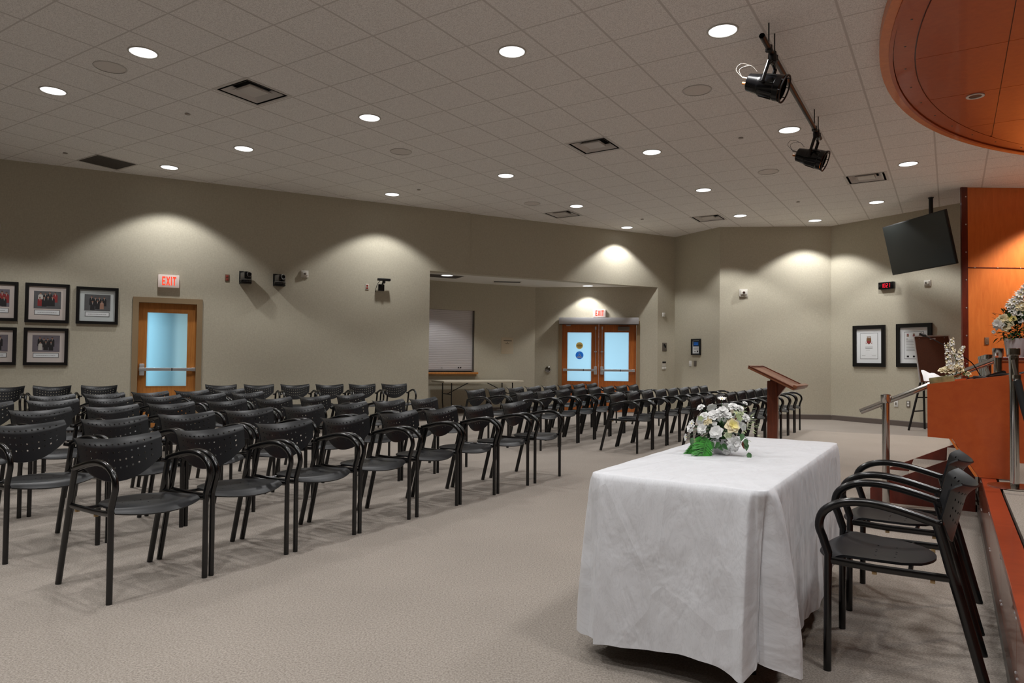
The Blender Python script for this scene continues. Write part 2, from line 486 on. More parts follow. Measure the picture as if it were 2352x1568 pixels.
DA = V((.893, .449, 0)).normalized()
A0 = V((-7.74, 10.27, 0))
WL = Wall(A0, A0 + DA * 20)                        # left wall, s measured from x = -7.74
S_JAMB, S_END = 6.855, 12.45
HB = 2.92
WB = Wall((-1.81, 15.12), (.546, 16.33))           # alcove back
_d = V((3.41 - .546, 15.91 - 16.33, 0)).normalized()
_o = V((.546, 16.33, 0))
_t = (WL.pt(0, 0, -.05) - _o).dot(WL.n) / _d.dot(WL.n)
_e = _o + _d * _t
S_END = (_e - WL.P).dot(WL.d)
WD = Wall((.546, 16.33), (_e.x, _e.y))              # alcove double-door wall
pE = WL.pt(12.97, 0, -.05)
W2 = Wall((pE.x, pE.y), (4.50, 14.88))
W3 = Wall((4.50, 14.88), (6.82, 14.66))
W4 = Wall((6.82, 14.66), (9.0, 10.89))
WW = Wall((7.41, 11.30), (13.0, 11.34))            # stage wood wall


def structure(o, label, cat):
    tag(o, label, cat, None, 'structure')
    return o


d1 = WL.rect(312, 692, 455, 900)
d1 = (d1[0], d1[1], 0.0, d1[3])
mb = MB()
WL.sheet(mb, -8.5, S_JAMB, 0, CEIL, [d1], reveal=.16)
mb.quad(WL.pt(S_JAMB, 0), WL.pt(S_JAMB, CEIL), WL.pt(S_JAMB, CEIL, -.25), WL.pt(S_JAMB, 0, -.25))
sj = 7.70
for a, b, off in ((S_JAMB, sj, 0.), (sj, S_END, -.05)):
    mb.quad(WL.pt(a, HB, off), WL.pt(b, HB, off), WL.pt(b, CEIL, off), WL.pt(a, CEIL, off))
    mb.quad(WL.pt(a, HB, off), WL.pt(b, HB, off), WL.pt(b, HB, -.27), WL.pt(a, HB, -.27))
mb.quad(WL.pt(sj, HB), WL.pt(sj, CEIL), WL.pt(sj, CEIL, -.05), WL.pt(sj, HB, -.05))
mb.quad(WL.pt(S_END, 0, -.05), WL.pt(12.97, 0, -.05), WL.pt(12.97, CEIL, -.05), WL.pt(S_END, CEIL, -.05))
mb.quad(WL.pt(S_JAMB, HB, -.27), WL.pt(S_END, HB, -.27), WL.pt(S_END, CEIL, -.27), WL.pt(S_JAMB, CEIL, -.27))
structure(mb.build('wall_left', MT['wall'], smooth=False), 'beige fabric wall along the left with the alcove opening', 'wall')

sh = WB.rect(985, 711, 1090, 854)
sh = (sh[0] - 1.2, sh[1], sh[2] - .0, sh[3])
mb = MB()
WB.sheet(mb, -3.0, WB.len, 0, 3.05, [sh], reveal=.12)
pl = WB.pt(-3.0, 0)
ql = WL.pt(3.6, 0, -.25)
mb.quad((ql.x, ql.y, 0), (pl.x, pl.y, 0), (pl.x, pl.y, 3.05), (ql.x, ql.y, 3.05))
structure(mb.build('wall_alcove_back', MT['wall'], smooth=False), 'beige alcove wall behind the white folding table', 'wall')
x0 = WD.hit(1288, 800)[0]; x1 = WD.hit(1464, 800)[0]; zt = WD.hit(1376, 742)[1]
mb = MB()
WD.sheet(mb, 0, WD.len + .0, 0, 3.05, [(x0, x1, 0, zt)], reveal=.12)
structure(mb.build('wall_alcove_doors', MT['wall'], smooth=False), 'beige alcove wall around the double exit doors', 'wall')
mb = MB(); W2.sheet(mb, 0, W2.len, 0, CEIL)
structure(mb.build('wall_far_left', MT['wall'], smooth=False), 'narrow beige wall return with the small blue notice', 'wall')
mb = MB(); W3.sheet(mb, 0, W3.len, 0, CEIL)
structure(mb.build('wall_far', MT['wall'], smooth=False), 'beige far wall behind the wooden lectern', 'wall')
mb = MB(); W4.sheet(mb, 0, W4.len * .872, 0, CEIL)
structure(mb.build('wall_far_right', MT['wall'], smooth=False), 'beige wall with two framed certificates under the television', 'wall')
mb = MB()
P = [WL.pt(-8.5, 0), V((-13, -4, 0)), V((-4, -9, 0)), V((8, -9, 0)), V((13, -2, 0)), V((13, 11.34, 0))]
for a, b in zip(P, P[1:]):
    mb.quad(a, b, V((b.x, b.y, CEIL)), V((a.x, a.y, CEIL)))
structure(mb.build('wall_rear', MT['wall'], smooth=False), 'beige walls behind the camera', 'wall')
mb = MB(); mb.quad((-17, -10, 0), (15, -10, 0), (15, 18, 0), (-17, 18, 0))
structure(mb.build('floor', MT['carpet'], smooth=False), 'taupe carpet floor of the hall', 'floor')
VENTS = [onz(x, y, CEIL) for x, y in ((580, 212), (1365, 335), (1292, 492), (1627, 501), (1990, 409))]
_h = [(p.dot(EA) - .27, p.dot(EA) + .27, p.dot(EB) - .27, p.dot(EB) + .27) for p in VENTS]
_S = sorted({-22, 16, *[q for h in _h for q in h[:2]]}); _Z = sorted({-14, 24, *[q for h in _h for q in h[2:]]})
mb = MB()
for i in range(len(_S) - 1):
    for j in range(len(_Z) - 1):
        cs, cz = (_S[i] + _S[i + 1]) / 2, (_Z[j] + _Z[j + 1]) / 2
        if any(h[0] < cs < h[1] and h[2] < cz < h[3] for h in _h): continue
        mb.quad(W(_S[i], _Z[j], CEIL), W(_S[i + 1], _Z[j], CEIL), W(_S[i + 1], _Z[j + 1], CEIL), W(_S[i], _Z[j + 1], CEIL))
structure(mb.build('ceiling', MT['ceil'], smooth=False), 'suspended grid ceiling of square white tiles', 'ceiling')
mb = MB()
AC = 2.935
mb.add([WL.pt(3.5, AC, -.2), WL.pt(S_END + .3, AC, -.2), V((3.9, 16.6, AC)), V((.5, 17, AC)), WB.pt(-3.1, AC)], [(0, 1, 2, 3, 4)])
structure(mb.build('ceiling_alcove', MT['alc_ceil'], smooth=False), 'lower white ceiling inside the alcove', 'ceiling')


def base(name, label, wall, a, b, off=0.):
    mb = MB()
    mb.prism([(0, 0), (.012, 0), (.012, .095), (.006, .105), (0, .105)], a, b, lambda p, t: wall.pt(t, p[1], p[0] + off + .0005))
    structure(mb.build(name, MT['base'], smooth=False), label, 'baseboard')


base('baseboard_left', 'grey vinyl baseboard along the left wall before its exit door', WL, -8.4, d1[0] - .12)
base('baseboard_left_far', 'grey vinyl baseboard along the left wall past its exit door', WL, d1[1] + .12, S_JAMB)
base('baseboard_alcove', 'grey vinyl baseboard under the alcove shutter and folding table', WB, -2.9, WB.len - .01)
base('baseboard_alcove_doors', 'grey vinyl baseboard between alcove corner and double doors', WD, .02, x0 - .1)
base('baseboard_far_left', 'grey vinyl baseboard on the narrow wall return', W2, .02, W2.len - .005)
base('baseboard_far', 'grey vinyl baseboard on the far wall behind the lectern', W3, 0, W3.len - .01)
base('baseboard_far_right', 'grey vinyl baseboard on the wall behind the easel', W4, .01, W4.len * .87)

# ------------------------------------------------------------------ chairs
SPECS = {}


def perforated(surf, nc, rows, rr, skip=lambda i, j: False, oct_n=8):
    """grid over a in [-1,1], t in [0,1]; rows: list of (t0, t1, has_holes); hole radius rr in metres"""
    vs, fs, key = [], [], {}

    def vid(a, t):
        k = (round(a, 5), round(t, 5))
        if k not in key:
            key[k] = len(vs); vs.append(surf(a, t))
        return key[k]
    for (t0, t1, hol) in [(r[0], r[1], r[2]) for r in rows]:
        for i in range(nc):
            a0, a1 = -1 + 2 * i / nc, -1 + 2 * (i + 1) / nc
            am, tm = (a0 + a1) / 2, (t0 + t1) / 2
            if not hol or i in (0, nc - 1) or skip(i, tm):
                c = [vid(am, t0), vid(a1, t0), vid(a1, tm), vid(a1, t1), vid(am, t1), vid(a0, t1), vid(a0, tm), vid(a0, t0)]
                k = vid(am, tm)
                fs += [(c[7], c[0], k, c[6]), (c[0], c[1], c[2], k), (k, c[2], c[3], c[4]), (c[6], k, c[4], c[5])]
                continue
            pc = surf(am, tm)
            la = (surf(a1, tm) - surf(a0, tm)).length; lt = (surf(am, t1) - surf(am, t0)).length
            ra, rt = rr / la * (a1 - a0), rr / lt * (t1 - t0)
            outer = [(a1, tm), (a1, t1), (am, t1), (a0, t1), (a0, tm), (a0, t0), (am, t0), (a1, t0)]
            o = [vid(*q) for q in outer]
            # neighbours share only corners; mid-edge points lie on curved edges: keep them for every cell in the row
            n = []
            for k in range(8):
                an = k * pi / 4
                n.append(len(vs)); vs.append(surf(am + ra * cos(an), tm + rt * sin(an)))
            for k in range(8):
                fs.append((o[k], o[(k + 1) % 8], n[(k + 1) % 8], n[k]))
    return vs, fs


def back_surf(a, t):
    zt = .742 + .026 * a * a
    zb = .513 + .124 * abs(a) ** 2.2
    z = zt + (zb - zt) * t
    wd = .228 - .012 * t
    x = -.209 + (.742 - z) * .25 + .066 * a * a
    if t < .24: x -= .034 * ((.24 - t) / .24) ** 2
    return V((x, wd * a, z))


def seat_surf(a, t):
    # t 0 front .. 1 back
    w = (.225 - .055 * t ** 1.5) * (1 - .25 * max(0, t - .8) / .2 * .6)
    fx = .318 - .07 * a * a
    bx = -.105 + .05 * a * a
    x = fx + (bx - fx) * t
    z = .452 - .016 * (1 - a * a) * sin(pi * min(1, t * 1.05)) - .012 * t
    if t < .16: z -= ((.16 - t) / .16) ** 2 * .042 * (1 - .45 * a * a)
    return V((x, w * a, z))


def front_leg(s):
    mb = MB(); mb.tube([(.262, .25 * s, 0), (.260, .25 * s, .30), (.258, .25 * s, .46)], .0145, 12)
    return mb


def rear_leg(s):
    mb = MB()
    mb.tube([(-.265, .243 * s, 0), (-.183, .245 * s, .327), (-.15, .247 * s, .45), (-.126, .248 * s, .548), (-.105, .248 * s, .628)], .0145, 12, sq=1.25)
    return mb


def armrest(s):
    mb = MB()
    p = spline([(.258, .25 * s, .455), (.276, .249 * s, .511), (.291, .249 * s, .558), (.28, .249 * s, .608), (.243, .249 * s, .642), (.19, .249 * s, .662), (.12, .249 * s, .667), (.044, .249 * s, .657), (-.035, .249 * s, .638), (-.118, .248 * s, .615)], 4)
    mb.tube(p, .015, 12, sq=1.1)
    return mb


def make_chair(label, group):
    t = thing('stacking_armchair', label, 'chair', group=group)
    rows = [(0, .03, 0), (.03, .06, 0), (.06, .09, 0), (.09, .21, 1), (.21, .27, 0), (.27, .39, 1), (.39, .45, 0), (.45, .57, 1), (.57, .63, 0), (.63, .75, 1), (.75, .88, 0), (.88, 1, 0)]
    v, f = perforated(back_surf, 14, rows, .0058)
    mb = MB(); mb.add(*thicken(v, f, .007)); mb.build('backrest', MT['black_plastic'], t, angle=50)
    rows = [(0, .05, 0), (.05, .1, 0), (.1, .16, 0), (.16, .3, 0), (.3, .45, 0), (.45, .55, 1), (.55, .62, 0), (.62, .72, 1), (.72, .86, 0), (.86, .95, 0), (.95, 1, 0)]
    v, f = perforated(seat_surf, 12, rows, .0045, skip=lambda i, tm: i not in (3, 5, 6, 8))
    mb = MB(); mb.add(*thicken(v, f, .010)); mb.build('seat', MT['black_plastic'], t, angle=50)
    for s in (-1, 1):
        front_leg(s).build('leg', MT['black_tube'], t); rear_leg(s).build('leg', MT['black_tube'], t)
        armrest(s).build('armrest', MT['black_tube'], t)
    mb = MB()
    for s in (-1, 1):
        mb.use(MT['black_tube'])
        mb.tube([(.258, .25 * s, .43), (.1, .246 * s, .422), (-.148, .246 * s, .424)], .0105, 8, sq=1.4)
        mb.tube([(-.115, .247 * s, .60), (-.118, .205 * s, .612)], .012, 8)
        mb.use(MT['pad']); mb.box((.09, .24 * s - .008, .398), (.106, .24 * s + .008, .412)); mb.box((-.10, .24 * s - .008, .398), (-.084, .24 * s + .008, .412))
    mb.use(MT['black_tube'])
    for x in (.19, -.02):
        mb.tube([(x, -.246, .424), (x, 0, .418), (x, .246, .424)], .009, 8)
    mb.build('seat_frame', MT['black_tube'], t)
    return t


CHAIR0 = make_chair('', 'rows')
CHAIR_USED = [False]


def dup(root):
    r = root.copy(); COL.objects.link(r)
    for ch in list(root.children):
        c = ch.copy(); COL.objects.link(c); c.parent = r
    return r


def chair(x, y, ang, label, group):
    if not CHAIR_USED[0]:
        CHAIR_USED[0] = True; o = CHAIR0
    else:
        o = dup(CHAIR0)
    o.location = (x, y, 0); o.rotation_euler = (0, 0, ang)
    o['label'] = label; o['group'] = group
    return o


ORD = ['first', 'second', 'third', 'fourth', 'fifth', 'sixth', 'seventh', 'eighth', 'ninth']


def row(uf, vs, where, group, from_high):
    n = len(vs)
    for i, v in enumerate(vs):
        k = n - 1 - i if from_high else i
        p = W(uf - .265, v)
        chair(p.x, p.y, TH + random.uniform(-.02, .02), 'black perforated armchair, %s from the aisle end of %s' % (ORD[k], where), group)


row(-3.42, [2.03, 2.575, 3.14, 3.70, 4.29, 4.84, 5.41, 6.05], "the left block's front row", 'left block, front row of chairs', True)
row(-4.56, [2.04, 2.60, 3.14, 3.70, 4.28, 4.86, 5.41, 5.97], "the left block's second row", 'left block, second row of chairs', True)
row(-5.76, [2.08, 2.64, 3.20, 3.74, 4.33, 4.90, 5.47, 6.02], "the left block's third row", 'left block, third row of chairs', True)
row(-6.95, [2.68, 3.25, 3.79, 4.34, 4.90, 5.45], "the left block's fourth row", 'left block, fourth row of chairs', True)
row(-7.85, [3.64, 4.185, 4.73, 5.275, 5.82], "the left block's fifth row", 'left block, fifth row of chairs', True)
row(-5.46, [8.22 + .553 * k for k in range(8)], "the right block's rear row", 'right block, rear row of chairs', False)
row(-4.58, [8.15 + .556 * k for k in range(8)], "the right block's third row", 'right block, third row of chairs', False)
row(-3.43, [8.68 + .56 * k for k in range(8)], "the right block's second row", 'right block, second row of chairs', False)
row(-2.27, [8.45 + .556 * k for k in range(9)], "the right block's front row", 'right block, front row of chairs', False)
# chairs backed onto the left wall
wr = WL.rot - pi / 2
fv = V((cos(wr), sin(wr), 0))
LB = [(-25, 883.5, 45, 882.5), (79, 882, 161, 881.5), (188, 881.5, 266, 880.7), (475, 880.3, 541, 879), (563.5, 879.6, 627, 879), (648, 879, 709, 879), (728.5, 879, 787, 879), (804.5, 878.4, 859, 878.4), (879, 877.8, 931.5, 877.8)]
LBN = ['leftmost of three chairs by the framed photos', 'middle of three chairs under the framed photos', 'chair just left of the wooden exit door']
for i, (a, b, c, d) in enumerate(LB):
    p = (onz(a, b, .785) + onz(c, d, .785)) / 2 + fv * .16
    if i < 3:
        lb = 'black perforated armchair against the left wall, ' + LBN[i]
    else:
        lb = 'black perforated armchair along the left wall, %s right of its exit door' % ORD[i - 3]
    chair(p.x, p.y, wr + random.uniform(-.03, .03), lb, 'chairs along the left wall')
for v, lb in ((3.22, 'nearer black armchair behind the white draped table, beside the stage edge'), (3.98, 'farther black armchair behind the white draped table, nearer the stage steps')):
    p = W(-.155, v)
    chair(p.x, p.y, TH + pi + (.015 if v < 3.5 else -.02), lb, 'chairs behind the draped table')

# ------------------------------------------------------------------ draped table
U0, U1, V0, V1, TZ = -1.235, -.545, 2.53, 4.33, .745


PLEAT = [(-.20, 0), (-.10, .008), (-.055, .026), (-.045, .024), (-.038, -.075), (-.01, -.085), (.012, -.075), (.030, .03), (.05, .075), (.072, .078), (.10, .035), (.14, -.004), (.2, 0)]


def lerp_tab(T, x):
    if x <= T[0][0] or x >= T[-1][0]: return 0.
    for (a, p), (b, q) in zip(T, T[1:]):
        if a <= x <= b:
            t = (x - a) / (b - a); t = t * t * (3 - 2 * t)
            return p + (q - p) * t


def make_cloth():
    cx, cy = (U0 + U1) / 2, (V0 + V1) / 2
    hw, hl, cr = (U1 - U0) / 2, (V1 - V0) / 2, .035
    # perimeter (counter-clockwise in u,v) with rounded corners
    per = []
    cs = [(hw - cr, hl - cr, 0), (-(hw - cr), hl - cr, pi / 2), (-(hw - cr), -(hl - cr), pi), (hw - cr, -(hl - cr), 3 * pi / 2)]
    for k, (x, y, a0) in enumerate(cs):
        for j in range(15):
            a = a0 + pi / 2 * j / 14
            per.append((x + cr * cos(a), y + cr * sin(a), cos(a), sin(a), k, j / 14))
        nx, ny, na = cs[(k + 1) % 4]
        xe, ye = x + cr * cos(a0 + pi / 2), y + cr * sin(a0 + pi / 2)
        xs, ys = nx + cr * cos(a0 + pi / 2), ny + cr * sin(a0 + pi / 2)
        nn = 170 if k % 2 == 1 else 90
        for j in range(1, nn):
            t = j / nn
            per.append((xe + (xs - xe) * t, ye + (ys - ye) * t, cos(a0 + pi / 2), sin(a0 + pi / 2), k + .5, t))
    n = len(per)
    L = [0.]
    for i in range(1, n + 1):
        a, b = per[i - 1], per[i % n]
        L.append(L[-1] + sqrt((a[0] - b[0]) ** 2 + (a[1] - b[1]) ** 2))
    tot = L[-1]
    corner_s = []
    for k in range(4):
        idx = [i for i in range(n) if per[i][4] == k]
        corner_s.append(L[idx[7]])

    def cdist(s, c):
        d = (s - c + tot / 2) % tot - tot / 2
        return d
    verts, uv, faces = [], [], []
    NL = 36
    vid = {}
    for l in range(NL + 1):
        t = l / NL
        for i in range(n):
            x, y, nx, ny, k, q = per[i]
            s = L[i]
            dmin = min(abs(cdist(s, c)) for c in corner_s)
            far = 1 - math.exp(-(dmin / .16) ** 2)
            d2, d3 = cdist(s, corner_s[2]), cdist(s, corner_s[3])
            zb = .115 + .012 * sin(s * 9.1) * far + .010 * sin(s * 4.1 + 1) * far
            zb -= .022 * math.exp(-((d3 + .06) / .06) ** 2) + .02 * math.exp(-((d2 - .04) / .08) ** 2) + .02 * math.exp(-((d2 + .07) / .08) ** 2)
            zb += .03 * math.exp(-(d3 / .025) ** 2)
            zb -= .02 * math.exp(-((d3 - .06) / .03) ** 2) + .05 * math.exp(-((d3 - .42) / .10) ** 2)
            e = .010 * (1 - math.exp(-t * 40))
            z = TZ + (zb - TZ) * t - .003 * (t > 0)
            if l == 0: z = TZ
            side = 1 if k in (3.5, 0) or (k == 3 and q > .6) else 0      # face towards the stage hangs straight
            fl = (.012 if side else .034) * t ** .8
            off = e + fl + .007 * t * sin(s * 17 + 1.3) * far + .004 * t * sin(s * 41) + .010 * t * sin(s * 6.3 + .6) * far
            tx, ty = -ny, nx
            sh = 0.
            amp = min(1., t * 1.25) ** .6
            for ci, c in enumerate(corner_s):
                d = cdist(s, c)
                if ci in (1, 2): d = -d
                g = lerp_tab(PLEAT, d)
                off += amp * g * (1 if ci == 3 else .5)
                sh += amp * .03 * math.exp(-(d / .12) ** 2) * (1 if d > 0 else -1) * min(1, abs(d) / .03)
            verts.append((x + nx * off + tx * sh * .4, y + ny * off + ty * sh * .4, z))
            uv.append((s, t * .72 + 5))
            vid[(l, i)] = len(verts) - 1
    for l in range(NL):
        for i in range(n):
            j = (i + 1) % n
            faces.append((vid[(l, i)], vid[(l, j)], vid[(l + 1, j)], vid[(l + 1, i)]))
    # top: fan of inner rings
    prev = [vid[(0, i)] for i in range(n)]
    for r in (.985, .96, .8, .6, .4, .2):
        cur = []
        for i in range(n):
            x, y = per[i][0] * r, per[i][1] * r
            z = TZ + .004 - .0015 * (r > .97) + .0008 * sin(x * 30) * sin(y * 23)
            cur.append(len(verts)); verts.append((x, y, z)); uv.append((x, y))
        for i in range(n):
            j = (i + 1) % n
            faces.append((prev[i], cur[i], cur[j], prev[j]))
        prev = cur
    faces.append(tuple(prev))
    me = bpy.data.meshes.new('tablecloth')
    me.from_pydata(verts, [], faces)
    me.materials.append(MT['cloth'])
    lay = me.uv_layers.new(name='UVMap')
    nside = NL * n
    for p in me.polygons:
        for li in p.loop_indices:
            vi = me.loops[li].vertex_index
            lay.data[li].uv = uv[vi] if (p.index < nside or vi >= n) else (verts[vi][0], verts[vi][1])
            if p.index < nside and p.index % n == n - 1 and vi % n == 0: lay.data[li].uv = (tot, uv[vi][1])
    bm = bmesh.new(); bm.from_mesh(me); bmesh.ops.recalc_face_normals(bm, faces=bm.faces[:]); bm.to_mesh(me); bm.free()
    me.polygons.foreach_set('use_smooth', [True] * len(me.polygons))
    o = bpy.data.objects.new('tablecloth', me)
    COL.objects.link(o)
    p = W(cx, cy)
    o.location = (p.x, p.y, 0); o.rotation_euler = (0, 0, TH)
    tag(o, 'long white damask tablecloth draped to the carpet over a banquet table', 'tablecloth')


make_cloth()
bt = thing('banquet_table', 'banquet table hidden beneath the long white tablecloth', 'table', W((U0 + U1) / 2, (V0 + V1) / 2), TH)
mb = MB(); mb.rbox((U0 - (U0 + U1) / 2 + .012, V0 - (V0 + V1) / 2 + .012, .70), ((U1 - U0) / 2 - .012, (V1 - V0) / 2 - .012, TZ - .006), .008); mb.build('tabletop', MT['ttop'], bt)
for sx in (-1, 1):
    for sy in (-1, 1):
        mb = MB(); mb.tube([(sx * .24, sy * .66, 0), (sx * .24, sy * .66, .70)], .014, 10); mb.build('leg', MT['black'], bt)


# ------------------------------------------------------------------ flowers
def frame_from(n):
    n = n.normalized()
    a = n.cross(V((0, 0, 1))) if abs(n.z) < .95 else V((1, 0, 0))
    a.normalize()
    b = n.cross(a)
    return a, b, n


def petal(mb, c, n, ang, r, w, lift, curl):
    a, b, n = frame_from(n)
    d = a * cos(ang) + b * sin(ang)
    s = n.cross(d)
    vs, fs = [], []
    K = 4
    for i in range(K + 1):
        t = i / K
        ww = w * sin(pi * min(1, .12 + t * .80)) ** .7
        hh = lift * (t ** .7) - curl * max(0, t - .6) ** 2
        for j in (-1, -.5, 0, .5, 1):
            p = c + d * (r * t * (1 - .12 * j * j)) + s * (ww * j) + n * (hh * r + .18 * ww * j * j)
            vs.append(p)
    for i in range(K):
        for j in range(4):
            q = i * 5 + j
            fs.append((q, q + 1, q + 6, q + 5))
    mb.add(vs, fs)


def rose(c, n, r, m, parent, core=None, layers=4):
    mb = MB()
    for k in range(layers):
        mb.use(core if (core and k >= layers - 2) else m)
        f = 1 - k * .21
        cnt = 7 - k
        for j in range(cnt):
            petal(mb, c, n, 2 * pi * j / cnt + k * .6 + random.uniform(-.2, .2), r * f * random.uniform(.9, 1.1), r * f * .52, .15 + .33 * k, .9 - .2 * k)
    return mb.build('blossom', m, parent, angle=180)


def daisy(c, n, r, m, parent):
    mb = MB(); mb.use(m)
    for j in range(11):
        petal(mb, c, n, 2 * pi * j / 11, r * random.uniform(.9, 1.08), r * .2, .28, .3)
    mb.use(MT['petal_y']); a, b, nn = frame_from(n)
    mb.lathe([(.0, r * .22), (r * .14, r * .18), (r * .2, 0)], 10, M4.Translation(c) @ nn.to_track_quat('Z', 'Y').to_matrix().to_4x4())
    return mb.build('blossom', m, parent, angle=180)


def ruffle(c, n, r, m, parent):
    mb = MB()
    mb.use(m)
    for k in range(5):
        f = 1 - k * .17
        for j in range(9):
            petal(mb, c + n * (.08 * r * k), n, 2 * pi * j / 9 + k * .37 + random.uniform(-.2, .2), r * f * random.uniform(.85, 1.1), r * .30, .12 + .27 * k, .6)
    return mb.build('blossom', m, parent, angle=180)


def leaf(mb, c, d, up, l, w):
    d = d.normalized(); s = d.cross(up).normalized(); n = s.cross(d)
    vs, fs = [], []
    for i in range(6):
        t = i / 5
        ww = w * sin(pi * (t ** .8)) if 0 < t < 1 else .0005
        p = c + d * (l * t) - V((0, 0, 1)) * (.25 * l * t * t)
        vs += [p - s * ww + n * ww * .3, p, p + s * ww + n * ww * .3]
    for i in range(5):
        q = i * 3
        fs += [(q, q + 1, q + 4, q + 3), (q + 1, q + 2, q + 5, q + 4)]
    mb.add(vs, fs)


def fern(pts, wid, parent):
    P = spline(pts, 10)
    mb = MB()
    mb.use(MT['fern']); mb.tube(P, .0015, 5)
    k = len(P)
    for i in range(1, k):
        t = i / (k - 1)
        d = (P[i] - P[i - 1]).normalized()
        s = d.cross(V((.2, -1, .35))).normalized()
        w = wid * (sin(pi * min(1, .25 + .75 * t)) ** .8 + .02)
        for sg in (-1, 1):
            leaf(mb, P[i], s * sg + d * .55 + V((0, 0, random.uniform(-.12, .25))), V((0, 0, .6)) - hd, w, .0036)
            q = (P[i] + P[i - 1]) / 2
            mb.use(MT['green']); leaf(mb, q, s * sg + d * .4 + V((0, 0, random.uniform(-.12, .25))), V((0, 0, .6)) - hd, w * .7, .003); mb.use(MT['fern'])
    return mb.build('fern_frond', MT['fern'], parent, angle=180)


# centrepiece on the white table
bc = onz(1651, 1044, TZ + .004); bc = V((bc.x + .03, bc.y + .05, TZ + .005))
ct = thing('flower_arrangement', 'white rose and green fern centrepiece in a white bowl on the draped table', 'flowers', bc)
mb = MB()
mb.lathe([(.0, .0), (.036, 0), (.045, .01), (.058, .05), (.062, .075), (.055, .075), (.05, .05), (0, .045)], 28)
mb.build('bowl', MT['pot'], ct)
hd = V((bc.x, bc.y, 0)).normalized()
rt = V((hd.y, -hd.x, 0))
S = .0002475


def fpos(zx, zy, depth=None, R=640.):
    dx, dz = (zx - 900) * S, (1225 - zy) * S
    q = 1 - ((zx - 880) / 720.) ** 2 - ((zy - 720) / 620.) ** 2
    bulge = sqrt(max(0, q)) * .095 if depth is None else depth
    return rt * dx + V((0, 0, dz)) - hd * bulge


ctr = fpos(880, 800, 0)
BL = [('d', 900, 140, 85, 'petal'), ('r', 500, 310, 80, 'petal'), ('r', 1110, 280, 100, 'petal'), ('r', 1235, 310, 80, 'petal'), ('r', 1340, 220, 55, 'petal'),
      ('f', 910, 400, 140, 'petal'), ('r', 750, 440, 120, 'petal'), ('r', 1000, 440, 90, 'petal'), ('r', 560, 480, 100, 'petal'), ('r', 640, 560, 95, 'petal_c'),
      ('r', 1340, 480, 95, 'petal'), ('y', 1095, 640, 150, 'petal_c'), ('r', 530, 720, 115, 'petal'), ('r', 310, 720, 105, 'petal'), ('r', 760, 610, 52, 'petal'),
      ('r', 790, 770, 130, 'petal'), ('r', 1015, 830, 80, 'petal_g'), ('f', 1120, 970, 155, 'petal'), ('r', 735, 1000, 66, 'petal'), ('r', 995, 1150, 90, 'petal'), ('d', 215, 930, 80, 'petal'),
      ('d', 330, 640, 85, 'petal'), ('r', 1270, 400, 60, 'petal_g'), ('d', 1170, 400, 70, 'petal_g'), ('r', 1150, 1090, 70, 'petal')]
for kd, x, y, r, m in BL:
    p = fpos(x, y)
    n = (p - ctr).normalized() + V((0, 0, .25)) - hd * .35
    if kd == 'd': daisy(p, n, r * S * 1.1, MT[m], ct)
    elif kd == 'f': ruffle(p, n.normalized(), r * S * 1.1, MT[m], ct)
    elif kd == 'y': rose(p, n, r * S * 1.1, MT[m], ct, MT['petal_y'])
    else: rose(p, n, r * S * 1.1, MT[m], ct)
for x, y, r in ((700, 350, 95), (1000, 320, 90), (1200, 560, 90), (480, 600, 90), (900, 560, 90), (1300, 700, 80)):   # far side
    p = fpos(x, y, -.07)
    rose(p, (p - ctr) + hd * .05, r * S * 1.2, MT['petal'], ct)
fern([fpos(540, 880, .085), fpos(520, 1010, .12), fpos(500, 1180, .15), fpos(470, 1330, .165), fpos(430, 1420, .17)], .052, ct)
fern([fpos(640, 900, .09), fpos(590, 1040, .125), fpos(560, 1200, .145), fpos(540, 1390, .16)], .045, ct)
fern([fpos(440, 960, .06), fpos(330, 1120, .08), fpos(230, 1240, .085), fpos(40, 1325, .08)], .024, ct)
fern([fpos(600, 900, .09), fpos(640, 1030, .115), fpos(640, 1200, .13), fpos(620, 1320, .14)], .026, ct)
mb = MB()
for i in range(230):
    x, y = random.gauss(860, 250), random.gauss(840, 210)
    if y > 1100: continue
    p = fpos(x, y, random.uniform(-.05, .075))
    d = (p - ctr).normalized() + V((random.uniform(-.5, .5), random.uniform(-.5, .5), random.uniform(-.4, .4)))
    mb.use(MT['dgreen'] if random.random() < .45 else MT['green'])
    leaf(mb, ctr + (p - ctr) * .6, d, V((0, 0, 1)), random.uniform(.03, .05), random.uniform(.006, .011))
mb.use(MT['green'])
for x, y in ((350, 900), (600, 880), (450, 960), (680, 960), (1330, 880), (1290, 780), (1350, 960), (1390, 1140), (860, 970), (820, 1010), (900, 1000)):
    p = fpos(x, y, .09)
    leaf(mb, p, rt * random.uniform(-1, 1) + V((0, 0, -.6)) - hd * .4, -hd, .034, .012)
mb.use(MT['vari'])
for i in range(60):
    x, y = random.gauss(1390, 75), random.gauss(620, 120)
    p = fpos(x, y, random.uniform(0, .07))
    leaf(mb, p, (p - ctr) + V((random.uniform(-.06, .06), random.uniform(-.06, .06), random.uniform(-.05, .06))), V((0, 0, 1)), .02, .006)
for x, y in ((470, 945), (420, 940), (530, 950), (500, 500), (1230, 480), (1200, 430)):
    for k in range(5):
        leaf(mb, fpos(x, y, .1), rt * cos(k * 1.26) + V((0, 0, sin(k * 1.26))) - hd * .2, -hd, .016, .006)
mb.use(MT['brownleaf'])
leaf(mb, fpos(1150, 540, .07), V((0, 0, 1)) + rt * .15, -hd, .04, .006)
leaf(mb, fpos(1290, 930, .08), V((0, 0, -1)) + rt * .2, -hd, .032, .010)
mb.build('foliage', MT['green'], ct)
mb = MB()
